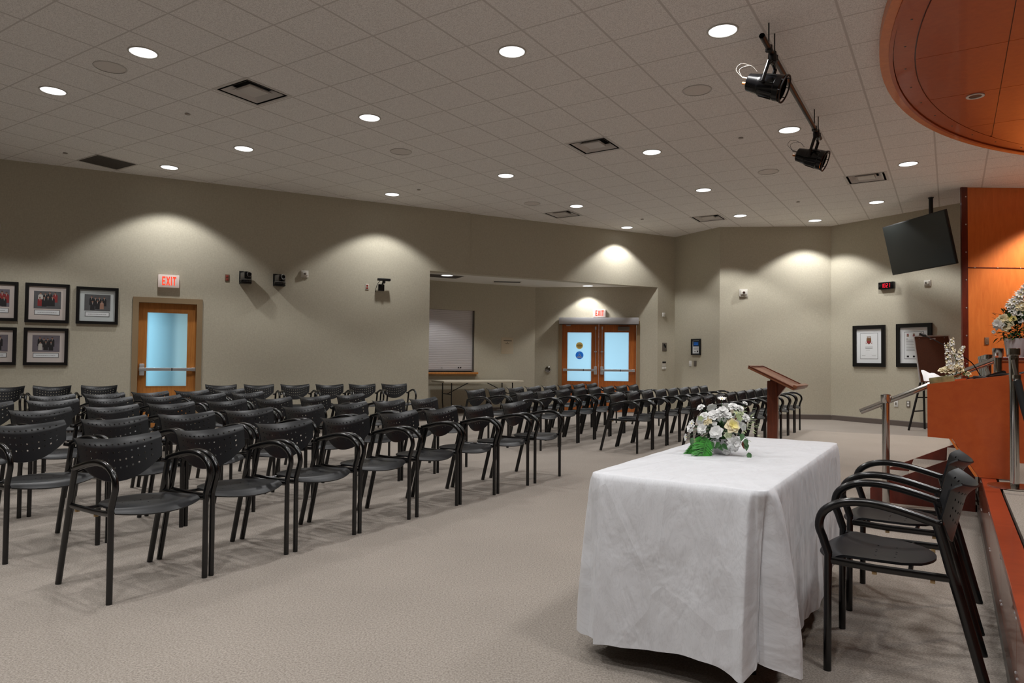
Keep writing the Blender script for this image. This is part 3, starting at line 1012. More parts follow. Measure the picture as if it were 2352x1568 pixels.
for x, y in ((900, 160), (500, 320), (1340, 240), (215, 930), (310, 720), (1390, 900)):
    p = fpos(x, y)
    mb.tube(spline([ctr * .8, (ctr + p) / 2 + V((0, 0, .02)), p], 5), .0014, 5)
mb.build('stems', MT['green'], ct)

# ------------------------------------------------------------------ stage, steps, podium
SZ = .40
SU = .19
st = thing('stage', 'low carpeted stage with cherry wood edging along the right', 'stage', W(SU, 0), TH, kind='structure')
mb = MB(); mb.box((.09, -5.2, .02), (11.5, 13.75, SZ)); mb.build('stage_carpet', MT['carpet'], st, smooth=False)
seams = [-5.2, 2.2, 3.02, 3.9, 4.98, 6.3, 9.0, 10.4, 11.8, 13.6]
for a, b in zip(seams, seams[1:]):
    mb = MB(); mb.box((.0, a + .003, .06), (.02, b - .003, SZ - .025)); fp = mb.build('front_panel', MT['panelw'], st, smooth=False)
    mb = MB()
    for y in (a + .03, b - .03):
        for z in (.11, .32):
            mb.lathe([(.006, 0), (.004, .004), (0, .005)], 8, M4.Translation((0, y, z)) @ M4.Rotation(-pi / 2, 4, 'Y'))
    mb.build('screws', MT['alu'], fp)
mb = MB(); mb.rbox((-.012, -5.2, SZ - .028), (.075, 6.8, SZ + .004), .003); mb.build('edge_cap', MT['capw'], st, smooth=False)
mb = MB(); mb.rbox((-.012, 7.98, SZ - .028), (.075, 13.6, SZ + .004), .003); mb.build('edge_cap', MT['capw'], st, smooth=False)
mb = MB(); mb.box((-.014, -5.2, 0), (.02, 6.8, .06)); mb.box((-.014, 7.98, 0), (.02, 13.6, .06)); mb.build('baseboard', MT['dullmetal'], st, smooth=False)

stp = thing('stage_steps', 'carpeted steps between dark mahogany side boards up to the stage', 'steps', W(0, 6.8), TH)
for v in (0, 1.14):
    mb = MB()
    mb.prism([(-.60, 0), (.165, 0), (.165, .50), (-.60, .115)], v, v + .03, lambda p, t: V((p[0], t, p[1])))
    mb.build('side_board', MT['mahog'], stp, smooth=False)
for a, b, z in ((-.575, -.30, .135), (-.30, -.02, .265), (-.02, .17, .396)):
    mb = MB(); mb.box((a - .012, .032, z - .03), (b, 1.138, z)); mb.build('tread', MT['carpet'], stp, smooth=False)
    mb = MB(); mb.box((a, .033, z - .135), (a + .014, 1.137, z - .031)); mb.build('riser', MT['dullmetal'], stp, smooth=False)

# podium with overhanging side panel
pd = thing('podium', 'cherry wood speaking podium overhanging the stage steps', 'podium', W(0, 5.9, 0), TH)
mb = MB()
prof = [(-.145, 1.055), (.36, 1.135), (.36, .406), (.165, .406), (.008, .665), (-.145, .67)]
mb.prism(prof, 0, .03, lambda p, t: V((p[0], t, p[1]))); mb.build('side_panel', MT['orange2'], pd, smooth=False)
mb = MB(); mb.prism(prof, .62, .65, lambda p, t: V((p[0], t, p[1]))); mb.build('side_panel', MT['orange2'], pd, smooth=False)
mb = MB(); mb.prism([(-.012, .665), (.004, .665), (.161, .408), (.140, .408)], -.0, .03, lambda p, t: V((p[0], t, p[1]))); mb.build('edge_strip', MT['orange'], pd, smooth=False)
mb = MB(); mb.prism([(-.14, 1.03), (.345, 1.107), (.345, 1.08), (-.14, 1.0)], .03, .62, lambda p, t: V((p[0], t, p[1]))); mb.build('desk_top', MT['orange2'], pd, smooth=False)
mb = MB(); mb.box((-.143, .03, .68), (-.125, .62, 1.0)); mb.build('front_panel', MT['orange'], pd, smooth=False)


def pdp(x, y, v=6.2):
    return onv(x, y, v)


def ztop(u): return 1.107 + (u - .345) * (.077 / .485)


# control box and cables + microphone on the podium
def uv_of(p): return p.dot(EA), p.dot(EB)


mu, mv = .19, 6.2
mic = thing('gooseneck_microphone', 'black gooseneck microphone rising from the podium top', 'microphone', W(mu, mv, ztop(mu) + .002), TH)
base_p = W(mu, mv, ztop(mu))
iM = (M4.Translation(base_p) @ M4.Rotation(TH, 4, 'Z')).inverted()
mb = MB(); mb.rbox((-.05, -.05, 0), (.05, .05, .035), .008); mb.build('base', MT['black'], mic)
pts = [iM @ pdp(x, y, mv) for x, y in ((2246, 851), (2236, 838), (2222, 826), (2190, 805), (2150, 783), (2128, 773))]
pts[0] = V((0, 0, .03))
mb = MB(); mb.tube(spline(pts, 6), .0035, 8); mb.build('gooseneck', MT['black_gloss'], mic)
e0, e1 = pts[-1], iM @ pdp(2112, 766, mv)
mb = MB(); mb.tube([e0, e0.lerp(e1, .15), e0.lerp(e1, .5), e0.lerp(e1, .9), e1], [.005, .011, .013, .012, .006], 12); mb.build('capsule', MT['black'], mic)

cu = .275
cb = thing('control_panel', 'black touch control panel on the podium top among loose cables', 'control panel', W(cu, 6.12, ztop(cu) + .004), TH)
mb = MB(); mb.prism([(-.09, 0), (.075, .012), (.055, .06), (-.05, .025)], -.07, .09, lambda p, t: V((p[0], t, p[1]))); mb.build('housing', MT['black'], cb, smooth=False)
mb = MB(); mb.prism([(-.045, .0285), (.05, .0612), (.05, .0625), (-.045, .030)], -.06, .08, lambda p, t: V((p[0], t, p[1]))); mb.build('screen', MT['black_gloss'], cb, smooth=False)
mb = MB()
for k in range(5):
    p = [V((-.10 - .03 * random.random(), -.12 + .05 * k + .02 * random.random(), .0)) for _ in range(1)]
    q = [V((-.17 + .35 * t + random.uniform(-.02, .02), -.13 + .04 * k + random.uniform(-.03, .03), .012 + .165 * (.35 * t - .17) + random.uniform(.0, .022))) for t in (0, .2, .4, .6, .8, 1)]
    mb.tube(spline(q, 5), .0035, 6)
mb.build('cable', MT['black'], cb)

# bouquet in a low glass vase on the podium
bu, bv = -.045, 6.06
vb = thing('flower_bouquet', 'cream stock flowers and roses in a low green glass block on the podium', 'flowers', W(bu, bv, ztop(bu) + .002), TH)
iB = (M4.Translation(W(bu, bv, ztop(bu) + .002)) @ M4.Rotation(TH, 4, 'Z')).inverted()
sl = atan2(.077, .485)
mb = MB(); mb.rbox((-.085, -.05, 0), (.075, .06, .065), .006, M4.Rotation(-sl, 4, 'Y')); mb.build('glass_block', MT['vase'], vb)


def bp_(x, y, v=None): return iB @ onv(x, y, v or bv)


for pth in ([(2195, 862), (2200, 838), (2188, 805), (2186, 778)], [(2205, 862), (2206, 840), (2205, 815), (2212, 797)], [(2190, 865), (2182, 845), (2178, 825), (2174, 790)]):
    P = spline([bp_(*q) for q in pth], 8)
    mb = MB(); mb.tube(P, .003, 6); mb.build('stem', MT['green'], vb)
    mb = MB(); mb.use(MT['petal_c'])
    k = len(P)
    for i in range(6, k):
        f = 1 - .55 * i / k
        for j in range(4):
            a = random.uniform(0, 2 * pi); n = V((cos(a), sin(a), .4))
            mb.use(MT['petal_c'] if random.random() < .4 else MT['petal'])
            c = P[i] + n * .022 * f
            for q in range(4):
                petal(mb, c, n, q * pi / 2 + a, .016 * f, .008 * f, .5, .3)
    mb.build('blossom_spike', MT['petal_c'], vb, angle=180)
for x, y, r in ((2166, 851, .030), (2184, 852, .03), (2176, 846, .026), (2206, 850, .026), (2222, 858, .022), (2200, 842, .028)):
    p = bp_(x, y)
    rose(p, V((.1, -.6, .8)), r * 1.15, MT['petal_c'], vb)
mb = MB()
for i in range(24):
    p = bp_(random.uniform(2165, 2225), random.uniform(855, 868))
    mb.use(MT['green'] if i % 2 else MT['vari'])
    leaf(mb, p, V((random.uniform(-1, 1), random.uniform(-1, 0), random.uniform(-.2, .6))), V((0, 0, 1)), .04, .009)
mb.build('foliage', MT['green'], vb)
# tissue behind
tu, tv_ = -.115, 6.27
ts = thing('tissue_paper', 'crumpled white tissue folded beside the bouquet on the podium', 'tissue', W(tu, tv_, ztop(tu) + .002), TH)
mb = MB(); vs, fs = [], []
for i in range(13):
    for j in range(9):
        a, b = i / 12, j / 8
        x = -.06 + .19 * a; y = -.08 + .16 * b
        h = (.115 * (1 - a) ** .8 + .012) * sin(pi * (.12 + .76 * b)) + .012 * sin(a * 19 + b * 7) * sin(b * 11)
        vs.append((x - .02 * sin(pi * b) * (1 - a), y, max(.0, h) + .16 * x * 1))
for i in range(12):
    for j in range(8):
        q = i * 9 + j; fs.append((q, q + 1, q + 10, q + 9))
mb.add(*thicken([V(v) for v in vs], fs, .002)); mb.build('sheet', MT['tissue'], ts)

# handrail
hr = thing('stair_handrail', 'chrome handrail rising beside the stage steps on two posts', 'handrail', W(0, 6.65), TH)
mb = MB(); mb.tube([(-.66, 0, .785), (.295, 0, 1.24)], .024, 16); mb.build('rail', MT['chrome'], hr)
for u, z0, z1 in ((-.465, 0, .945), (.315, SZ + .005, 1.335)):
    mb = MB(); mb.tube([(u, -.03, z0), (u, -.03, z1 - .05)], .0285, 20)
    mb.lathe([(.06, 0), (.06, .008), (.032, .016)], 24, M4.Translation((u, -.03, z0)))
    po = mb.build('post', MT['chrome'], hr)
    mb = MB(); mb.lathe([(.030, -.075), (.037, -.06), (.038, -.005), (.03, 0)], 24, M4.Translation((u, -.03, z1))); mb.build('cap', MT['chrome'], po)
mb = MB(); mb.tube(spline([(.29, -.03, 1.06), (.26, -.015, 1.12), (.235, 0, 1.195)], 4), .012, 8)
mb.tube(spline([(-.46, -.03, .80), (-.49, -.015, .82), (-.50, 0, .84)], 4), .012, 8)
mb.build('bracket', MT['chrome'], hr)


def stanchion(u, v, label, group, z1=1.31):
    o = thing('stanchion_post', label, 'stanchion', W(u, v, SZ + .003), TH, group)
    h = z1 - SZ
    mb = MB(); mb.lathe([(.15, 0), (.15, .008), (.12, .014), (.04, .022), (.0, .022)], 32); mb.build('base', MT['chrome'], o)
    mb = MB(); mb.tube([(0, 0, .01), (0, 0, h - .04)], .027, 20); mb.build('pole', MT['chrome'], o)
    mb = MB(); mb.lathe([(.029, h - .075), (.029, h - .06), (.022, h - .055), (.022, h - .048), (.036, h - .044), (.036, h - .003), (.033, h)], 24); mb.build('cap', MT['chrome'], o)
    return o


sa = stanchion(.35, 5.58, 'chrome stanchion with the black rope, standing before the podium', None)
pA, pB = W(.345, 5.545, 1.235), W(1.15, 4.5, 1.235)
rp = thing('barrier_rope', 'black velvet rope hanging from the chrome stanchion before the podium', 'rope', pA)
d = pB - pA
R = [d * t + V((0, 0, -.74 * (1 - abs(2 * t - 1) ** 4))) for t in [i / 48 for i in range(49)]]
mb = MB(); mb.tube(R[1:48], .021, 14); mb.build('cord', MT['velvet'], rp)
mb = MB(); mb.tube(R[0:2], .013, 10); mb.lathe([(.023, -.02), (.025, 0), (.023, .02)], 14, M4.Translation(R[1])); mb.build('hook', MT['chrome'], rp)
mb = MB(); mb.tube(R[47:], .013, 10); mb.build('hook', MT['chrome'], rp)
stanchion(1.165, 4.475, 'chrome stanchion holding the far end of the black rope', None)
SL = ['first', 'second', 'third', 'fourth', 'fifth']
for k, v in enumerate((8.9, 9.35, 9.85, 10.4, 11.0)):
    stanchion(.34, v, 'spare chrome stanchion behind the handrail on the stage, %s from the podium' % SL[k], 'spare stanchions on the stage edge')

# dais desk and pot
dk = thing('dais_desk', 'cherry wood dais desk behind the rope stanchion carrying the flower pot', 'desk', W(.33, 7.0, SZ), TH)
mb = MB(); mb.box((0, 0, .0), (3.2, .03, .835)); mb.build('front_panel', MT['orange2'], dk, smooth=False)
mb = MB(); mb.box((0, .03, 0), (.03, .7, .835)); mb.box((3.17, .03, 0), (3.2, .7, .835)); mb.build('side_panel', MT['orange2'], dk, smooth=False)
mb = MB(); mb.rbox((-.015, -.02, .84), (3.22, .72, .87), .004); mb.build('desk_top', MT['mahog'], dk, smooth=False)
pp = W(.475, 7.3, SZ + .871)
fp = thing('potted_flowers', 'white and cream flowers in a white tapered pot on the dais desk', 'flowers', pp)
hd = V((pp.x, pp.y, 0)).normalized(); rt = V((hd.y, -hd.x, 0))
mb = MB(); mb.lathe([(0, 0), (.064, 0), (.067, .004), (.088, .155), (.09, .16), (.084, .16), (.08, .15), (0, .145)], 32); mb.build('pot', MT['pot'], fp)
px = 5.88 / 1577
c0 = V((0, 0, .24))


def pf(x, y, dep=.07):
    return rt * ((x - 2331) * px) + V((0, 0, (822 - y) * px)) - hd * dep


for kd, x, y, r, m in (('f', 2299, 747, .055, 'petal'), ('r', 2308, 735, .05, 'petal_c'), ('r', 2322, 732, .045, 'petal_y'), ('r', 2312, 752, .05, 'petal_c'), ('d', 2328, 696, .05, 'petal'), ('d', 2340, 680, .05, 'petal'),
                       ('d', 2327, 714, .05, 'petal'), ('r', 2340, 706, .055, 'petal_c'), ('d', 2344, 722, .05, 'petal'), ('r', 2340, 739, .026, 'petal'), ('r', 2289, 764, .018, 'petal'), ('d', 2350, 664, .04, 'petal'),
                       ('r', 2353, 655, .03, 'petal'), ('f', 2356, 700, .05, 'petal_c'), ('d', 2360, 684, .05, 'petal'), ('r', 2364, 735, .05, 'petal_c'), ('d', 2366, 715, .05, 'petal'), ('r', 2372, 755, .045, 'petal'), ('r', 2318, 745, .045, 'petal_c'), ('r', 2300, 738, .035, 'petal_c'), ('d', 2334, 704, .05, 'petal'), ('d', 2336, 690, .05, 'petal'), ('d', 2346, 672, .04, 'petal'), ('r', 2332, 718, .045, 'petal'), ('d', 2320, 704, .04, 'petal')):
    p = pf(x, y)
    n = (p - c0) - hd * .24 + V((0, 0, -.02))
    if kd == 'd': daisy(p, n, r, MT[m], fp)
    elif kd == 'f': ruffle(p, n.normalized(), r, MT[m], fp)
    else: rose(p, n, r, MT[m], fp)
mb = MB()
for i in range(420):
    p = pf(random.gauss(2334, 16), random.uniform(712, 782), random.uniform(-.09, .09))
    mb.use(MT['dgreen'] if random.random() < .6 else MT['green'])
    leaf(mb, p, (p - V((0, 0, .15))) + V((random.uniform(-.1, .1), random.uniform(-.1, .1), random.uniform(-.1, .05))), V((0, 0, 1)), random.uniform(.04, .07), random.uniform(.006, .013))
mb.build('foliage', MT['dgreen'], fp)
mb = MB()
for x, y in ((2328, 696), (2340, 680), (2350, 664), (2340, 706), (2289, 764)):
    mb.tube(spline([V((0, 0, .15)), (V((0, 0, .2)) + pf(x, y)) / 2, pf(x, y)], 5), .002, 5)
mb.build('stems', MT['green'], fp)

# stage wood wall
ww = thing('wall_stage', 'cherry veneer stage wall with dark mahogany end board', 'wall', WW.pt(0, 0), WW.rot, kind='structure')
zs = onplane(2280, 615, WW.P, WW.n).z
mb = MB(); mb.box((.10, 0, 0), (5.6, .02, zs - .008)); mb.build('lower_panel', MT['orange'], ww, smooth=False)
mb = MB(); mb.box((.10, 0, zs + .008), (5.6, .02, CEIL - .002)); mb.build('upper_panel', MT['orange'], ww, smooth=False)
mb = MB(); mb.box((.10, -.004, zs - .008), (5.6, .015, zs + .008)); mb.build('joint_strip', MT['mahog'], ww, smooth=False)
mb = MB(); mb.box((0, -.012, 0), (.10, .022, CEIL - .001)); mb.build('end_board', MT['mahog'], ww, smooth=False)
mb = MB()
for k in range(9):
    mb.lathe([(.012, 0), (.008, .006), (0, .007)], 8, M4.Translation((.07, -.012, .3 + .46 * k)) @ M4.Rotation(pi / 2, 4, 'X'))
for k in range(8):
    mb.lathe([(.010, 0), (.006, .005), (0, .006)], 8, M4.Translation((.22 + .38 * k, -.004, zs)) @ M4.Rotation(pi / 2, 4, 'X'))
mb.build('screws', MT['alu'], ww)
s_, z_ = WW.hit(2266, 783)
wp = WW.thing('wall_plate', 'brown switch plate on the cherry stage wall left of the flower pot', 'switch plate', s_, z_)
mb = MB(); mb.rbox((-.035, -.008, -.06), (.035, 0, .06), .002); mb.build('plate', MT['brplate'], wp)
mb = MB()
for z in (-.04, .04): mb.lathe([(.006, 0), (.004, .003), (0, .003)], 8, M4.Translation((0, -.008, z)) @ M4.Rotation(pi / 2, 4, 'X'))
mb.build('screws', MT['alu'], wp)

# ------------------------------------------------------------------ round wooden ceiling canopy
CZ = CEIL - .10
cc = V((8.813, 3.322, 0))
cn = thing('ceiling_canopy', 'large round cherry wood ceiling canopy above the stage', 'canopy', (cc.x, cc.y, CZ), TH)


def ring(r0, r1, z0, z1, n=160, a0=0., a1=2 * pi):
    vs, fs = [], []
    pr = [(r0, z0), (r1, z0), (r1, z1), (r0, z1)]
    for i in range(n):
        a = a0 + (a1 - a0) * i / n
        for r, z in pr: vs.append((cos(a) * r, sin(a) * r, z))
    for i in range(n):
        j = (i + 1) % n
        for k in range(4):
            k2 = (k + 1) % 4
            fs.append((i * 4 + k, i * 4 + k2, j * 4 + k2, j * 4 + k))
    return vs, fs


mb = MB(); mb.add(*ring(6.118, 6.195, 0, .0995)); mb.build('fascia_ring', MT['orange'], cn, angle=30)
mb = MB(); mb.add(*ring(6.085, 6.118, -.012, .03)); mb.build('bead_ring', MT['orange2'], cn, angle=30)
mb = MB(); mb.add(*ring(5.912, 6.080, .006, .03)); mb.build('border_ring', MT['orange2'], cn, angle=30)
mb = MB(); mb.lathe([(5.92, .018), (0, .0181)], 160, cap=False); mb.build('shadow_gap', MT['mahog'], cn, smooth=False)
vc = (cc.dot(EB))
vl = sorted({onz(2090, 140, CZ).dot(EB), onz(2128, 232, CZ).dot(EB), onz(2220, 293, CZ).dot(EB)})
stp_ = (vl[2] - vl[0]) / 2
vl = [vl[0] + stp_ * k - vc for k in range(-9, 5)]
ul = onz(2300, 190, CZ).dot(EA) - cc.dot(EA)
RR = 5.90


def clip_panel(u0, u1, v0, v1):
    "polygon of rectangle within circle RR"
    v0, v1 = max(v0, -RR), min(v1, RR)
    if v1 - v0 < .05: return None
    L_, R_ = [], []
    for i in range(25):
        v = v0 + (v1 - v0) * i / 24
        h = sqrt(max(0, RR * RR - v * v))
        a, b = max(u0, -h), min(u1, h)
        if b - a > .001: L_.append((a, v)); R_.append((b, v))
    if len(L_) < 2: return None
    return R_ + L_[::-1]


ed = [-RR] + [v for v in vl if -RR < v < RR] + [RR]
for a, b in zip(ed, ed[1:]):
    for u0, u1 in ((-9, ul), (ul, 0.0), (0.0, 9)):
        po = clip_panel(u0 + .004, u1 - .004, a + .004, b - .004)
        if po:
            mb = MB(); mb.prism(po, .004, .017, lambda p, t: V((p[0], p[1], t))); mb.build('panel', MT['orange2'], cn, smooth=False)
mb = MB()
for k in range(70):
    a = 2 * pi * k / 70
    mb.lathe([(.010, 0), (.006, -.006), (0, -.006)], 8, M4.Translation((cos(a) * 5.99, sin(a) * 5.99, .006)))
mb.build('screws', MT['dullmetal'], cn)
pc = onz(2240, 221, CZ)
cl = thing('canopy_downlight', 'small unlit recessed spotlight in the round wooden canopy', 'ceiling light', (pc.x, pc.y, CZ + .004))
mb = MB(); mb.lathe([(.062, -.0), (.085, -.003), (.083, -.010), (.06, -.008), (.058, 0)], 32); mb.build('trim_ring', MT['white'], cl)
mb = MB(); mb.lathe([(.06, -.004), (.0, -.0045)], 28, cap=False); mb.build('lens', MT['lens_dark'], cl)

# ------------------------------------------------------------------ ceiling fixtures
LSPOTS = []
DL = [((329, 120), 'round recessed ceiling light just right of the nearest left ceiling speaker'), ((122, 208), 'round recessed ceiling light highest above the framed group photos'),
      ((849, 270), 'round recessed ceiling light right of the large near air diffuser'), ((560, 341), 'round recessed ceiling light below the large near air diffuser'),
      ((389, 384), 'round recessed ceiling light above the left wall exit door'), ((1176, 118), 'large round recessed ceiling light near the top centre of the photo'),
      ((1660, 70), 'round recessed ceiling light beside the near end of the spotlight pipe'), ((1813, 298), 'round recessed ceiling light left of the far spotlight on the pipe'),
      ((1497, 349), 'round recessed ceiling light right of the middle air diffuser'), ((1162, 403), 'round recessed ceiling light left of the middle air diffuser, mid ceiling'),
      ((901, 446), 'round recessed ceiling light above the black wall sensor on the left wall'), ((1616, 436), 'round recessed ceiling light in line above the far centre air diffuser'),
      ((1324, 473), 'round recessed ceiling light just above the smallest left air diffuser'), ((2086, 376), 'round recessed ceiling light under the rim of the wooden canopy'),
      ((2013, 464), 'round recessed ceiling light left of the television pole'), ((1700, 495), 'round recessed ceiling light right of the far centre air diffuser'),
      ((1872, 506), 'round recessed ceiling light nearest the far wall behind the lectern'), ((1440, 522), 'round recessed ceiling light over the header above the alcove doors')]
dl0 = None
for (x, y), lb in DL:
    p = onz(x, y, CEIL)
    if dl0 is None:
        dl0 = thing('recessed_ceiling_light', lb, 'ceiling light', p, group='round recessed ceiling lights')
        mb = MB(); mb.lathe([(.122, 0), (.138, -.002), (.136, -.007), (.122, -.008), (.120, -.002)], 40); mb.build('trim_ring', MT['trimw'], dl0)
        mb = MB(); mb.lathe([(.1215, -.003), (.1, -.006), (.0, -.008)], 40, cap=False); mb.build('lens', MT['lens'], dl0)
    else:
        o = dup(dl0); o.location = p; o['label'] = lb
    LSPOTS.append((p.x, p.y, CEIL - .03))
for (x, y), lb in (((1027, 632), 'round ceiling light inside the alcove above the shutter'), ((1350, 656), 'round ceiling light inside the alcove above the double doors')):
    p = onz(x, y, AC)
    o = dup(dl0); o.location = p; o['label'] = lb; o['group'] = 'alcove ceiling lights'
    LSPOTS.append((p.x, p.y, AC - .03))

sp0 = None
for (x, y), lb in (((253, 154), 'round ceiling speaker grille left of the nearest left ceiling light'), ((921, 348), 'round ceiling speaker grille in the middle of the left ceiling'), ((1222, 467), 'round ceiling speaker grille above the alcove opening'),
                   ((1601, 207), 'round ceiling speaker grille left of the near spotlight'), ((1765, 394), 'round ceiling speaker grille left of the far spotlight')):
    p = onz(x, y, CEIL)
    if sp0 is None:
        sp0 = thing('ceiling_speaker', lb, 'speaker', p, group='ceiling speakers')
        mb = MB(); mb.lathe([(.142, 0), (.155, -.002), (.153, -.007), (.142, -.008)], 36, cap=False); mb.build('rim', MT['vent'], sp0)
        mb = MB(); mb.lathe([(.145, -.004), (.05, -.007), (0, -.007)], 36, cap=False); mb.build('grille', MT['spk'], sp0)
    else:
        o = dup(sp0); o.location = p; o['label'] = lb
k0 = None
for (x, y), lb in (((431, 261), 'small sprinkler cap below the large near air diffuser'), ((150, 351), 'small sprinkler cap left of the dark return grille'), ((962, 435), 'small sprinkler cap above the left wall near the sensor'),
                   ((1702, 316), 'small sprinkler cap left of the spotlight pipe'), ((1475, 503), 'small sprinkler cap above the alcove header'), ((1833, 463), 'small sprinkler cap in the far ceiling above the lectern')):
    p = onz(x, y, CEIL)
    if k0 is None:
        k0 = thing('sprinkler_cap', lb, 'sprinkler', p, group='ceiling sprinkler caps')
        mb = MB(); mb.lathe([(.0, -.012), (.03, -.011), (.033, -.006), (.026, 0)], 20); mb.build('cap', MT['sprk'], k0)
    else:
        o = dup(k0); o.location = p; o['label'] = lb
# air diffusers: square louvres
v0 = None
for (x, y), lb in (((580, 212), 'square louvred air diffuser, nearest and largest in the ceiling'), ((1365, 335), 'square louvred air diffuser in the middle of the ceiling'), ((1292, 492), 'square louvred air diffuser above the left of the alcove header'),
                   ((1627, 501), 'square louvred air diffuser near the far corner of the ceiling'), ((1990, 409), 'square louvred air diffuser under the wooden canopy near the television')):
    p = onz(x, y, CEIL)
    if v0 is None:
        v0 = thing('air_diffuser', lb, 'air vent', p, TH, 'square air diffusers')
        mb = MB()
        mb.box((-.27, -.27, .10), (.27, .27, .104))
        for q in (((-.272, -.27), (-.27, .27)), ((.27, -.27), (.272, .27)), ((-.27, -.272), (.27, -.27)), ((-.27, .27), (.27, .272))): mb.box((*q[0], .001), (*q[1], .104))
        mb.build('duct_box', MT['ventdark'], v0, smooth=False)

        def louvre(h0, z0, h1, z1, th=.004):
            mb = MB()
            a = [(-h0, -h0), (h0, -h0), (h0, h0), (-h0, h0)]; b = [(-h1, -h1), (h1, -h1), (h1, h1), (-h1, h1)]
            vs = [(x, y, z0) for x, y in a] + [(x, y, z1) for x, y in b] + [(x, y, z0 + th) for x, y in a] + [(x, y, z1 + th) for x, y in b]
            fs = []
            for i in range(4):
                j = (i + 1) % 4
                fs += [(i, j, 4 + j, 4 + i), (8 + i, 12 + i, 12 + j, 8 + j), (i, 8 + i, 8 + j, j), (4 + i, 4 + j, 12 + j, 12 + i)]
            mb.add(vs, fs)
            return mb
        louvre(.302, -.003, .266, -.0045, .002).build('frame', MT['vent'], v0, smooth=False)
        louvre(.236, -.002, .166, .055, .003).build('louvre', MT['vent'], v0, smooth=False)
        louvre(.150, .004, .118, .03, .003).build('louvre', MT['vent'], v0, smooth=False)
        mb = MB(); mb.box((-.119, -.119, .004), (.119, .119, .03)); mb.build('centre_plate', MT['vent'], v0, smooth=False)
    else:
        o = dup(v0); o.location = p; o['label'] = lb
# return grille
pg = onz(247, 372, CEIL)
rg = thing('return_grille', 'dark rectangular return air grille above the framed photos', 'air vent', pg, TH)
mb = MB(); mb.box((-.29, -.29, -.006), (.29, .29, -.001)); mb.build('mesh', MT['grille'], rg, smooth=False)
mb = MB()
for a, b in (((-.30, -.30), (.30, -.285)), ((-.30, .285), (.30, .30)), ((-.30, -.285), (-.285, .285)), ((.285, -.285), (.30, .285))): mb.box((*a, -.009), (*b, -.001))
mb.build('frame', MT['vent'], rg, smooth=False)
for (x, y), lb, w, l in (((1006, 633), 'dark vent slot at the left of the alcove ceiling', .25, .5), ((1165, 647), 'thin dark vent slot in the middle of the alcove ceiling', .12, .30)):
    p = onz(x, y, AC)
    o = thing('ceiling_vent', lb, 'air vent', p, WB.rot if w > .2 else .1)
    mb = MB(); mb.box((-l, -w, -.004), (l, w, -.001)); mb.build('grille', MT['grille'], o, smooth=False)
    mb = MB(); mb.box((-l - .02, -w - .02, -.006), (-l, w + .02, -.001)); mb.box((l, -w - .02, -.006), (l + .02, w + .02, -.001)); mb.box((-l, -w - .02, -.006), (l, -w, -.001)); mb.box((-l, w, -.006), (l, w + .02, -.001)); mb.build('frame', MT['alc_ceil'], o, smooth=False)

# spotlight pipe
ZP = CEIL - .22
p0, p1 = onz(1750, 82, ZP), onz(1884, 318, ZP)
pipe = thing('lighting_pipe', 'dark steel lighting pipe hung below the ceiling near the canopy', 'pipe', p0)
mb = MB(); mb.tube([(0, 0, 0), p1 - p0], .024, 18, cap=False); mb.tube([(0, 0, 0), p1 - p0], .019, 18, cap=False); mb.build('tube', MT['pipe'], pipe)
for t in (.085, .16, .86, .95):
    q = (p1 - p0) * t
    mb = MB(); mb.tube([q + V((0, 0, .0)), q + V((0, 0, .2195))], .006, 8); mb.lathe([(.03, .0), (.03, .05)], 10, M4.Translation(q + V((0, 0, -.03)))); mb.build('hanger', MT['black'], pipe)


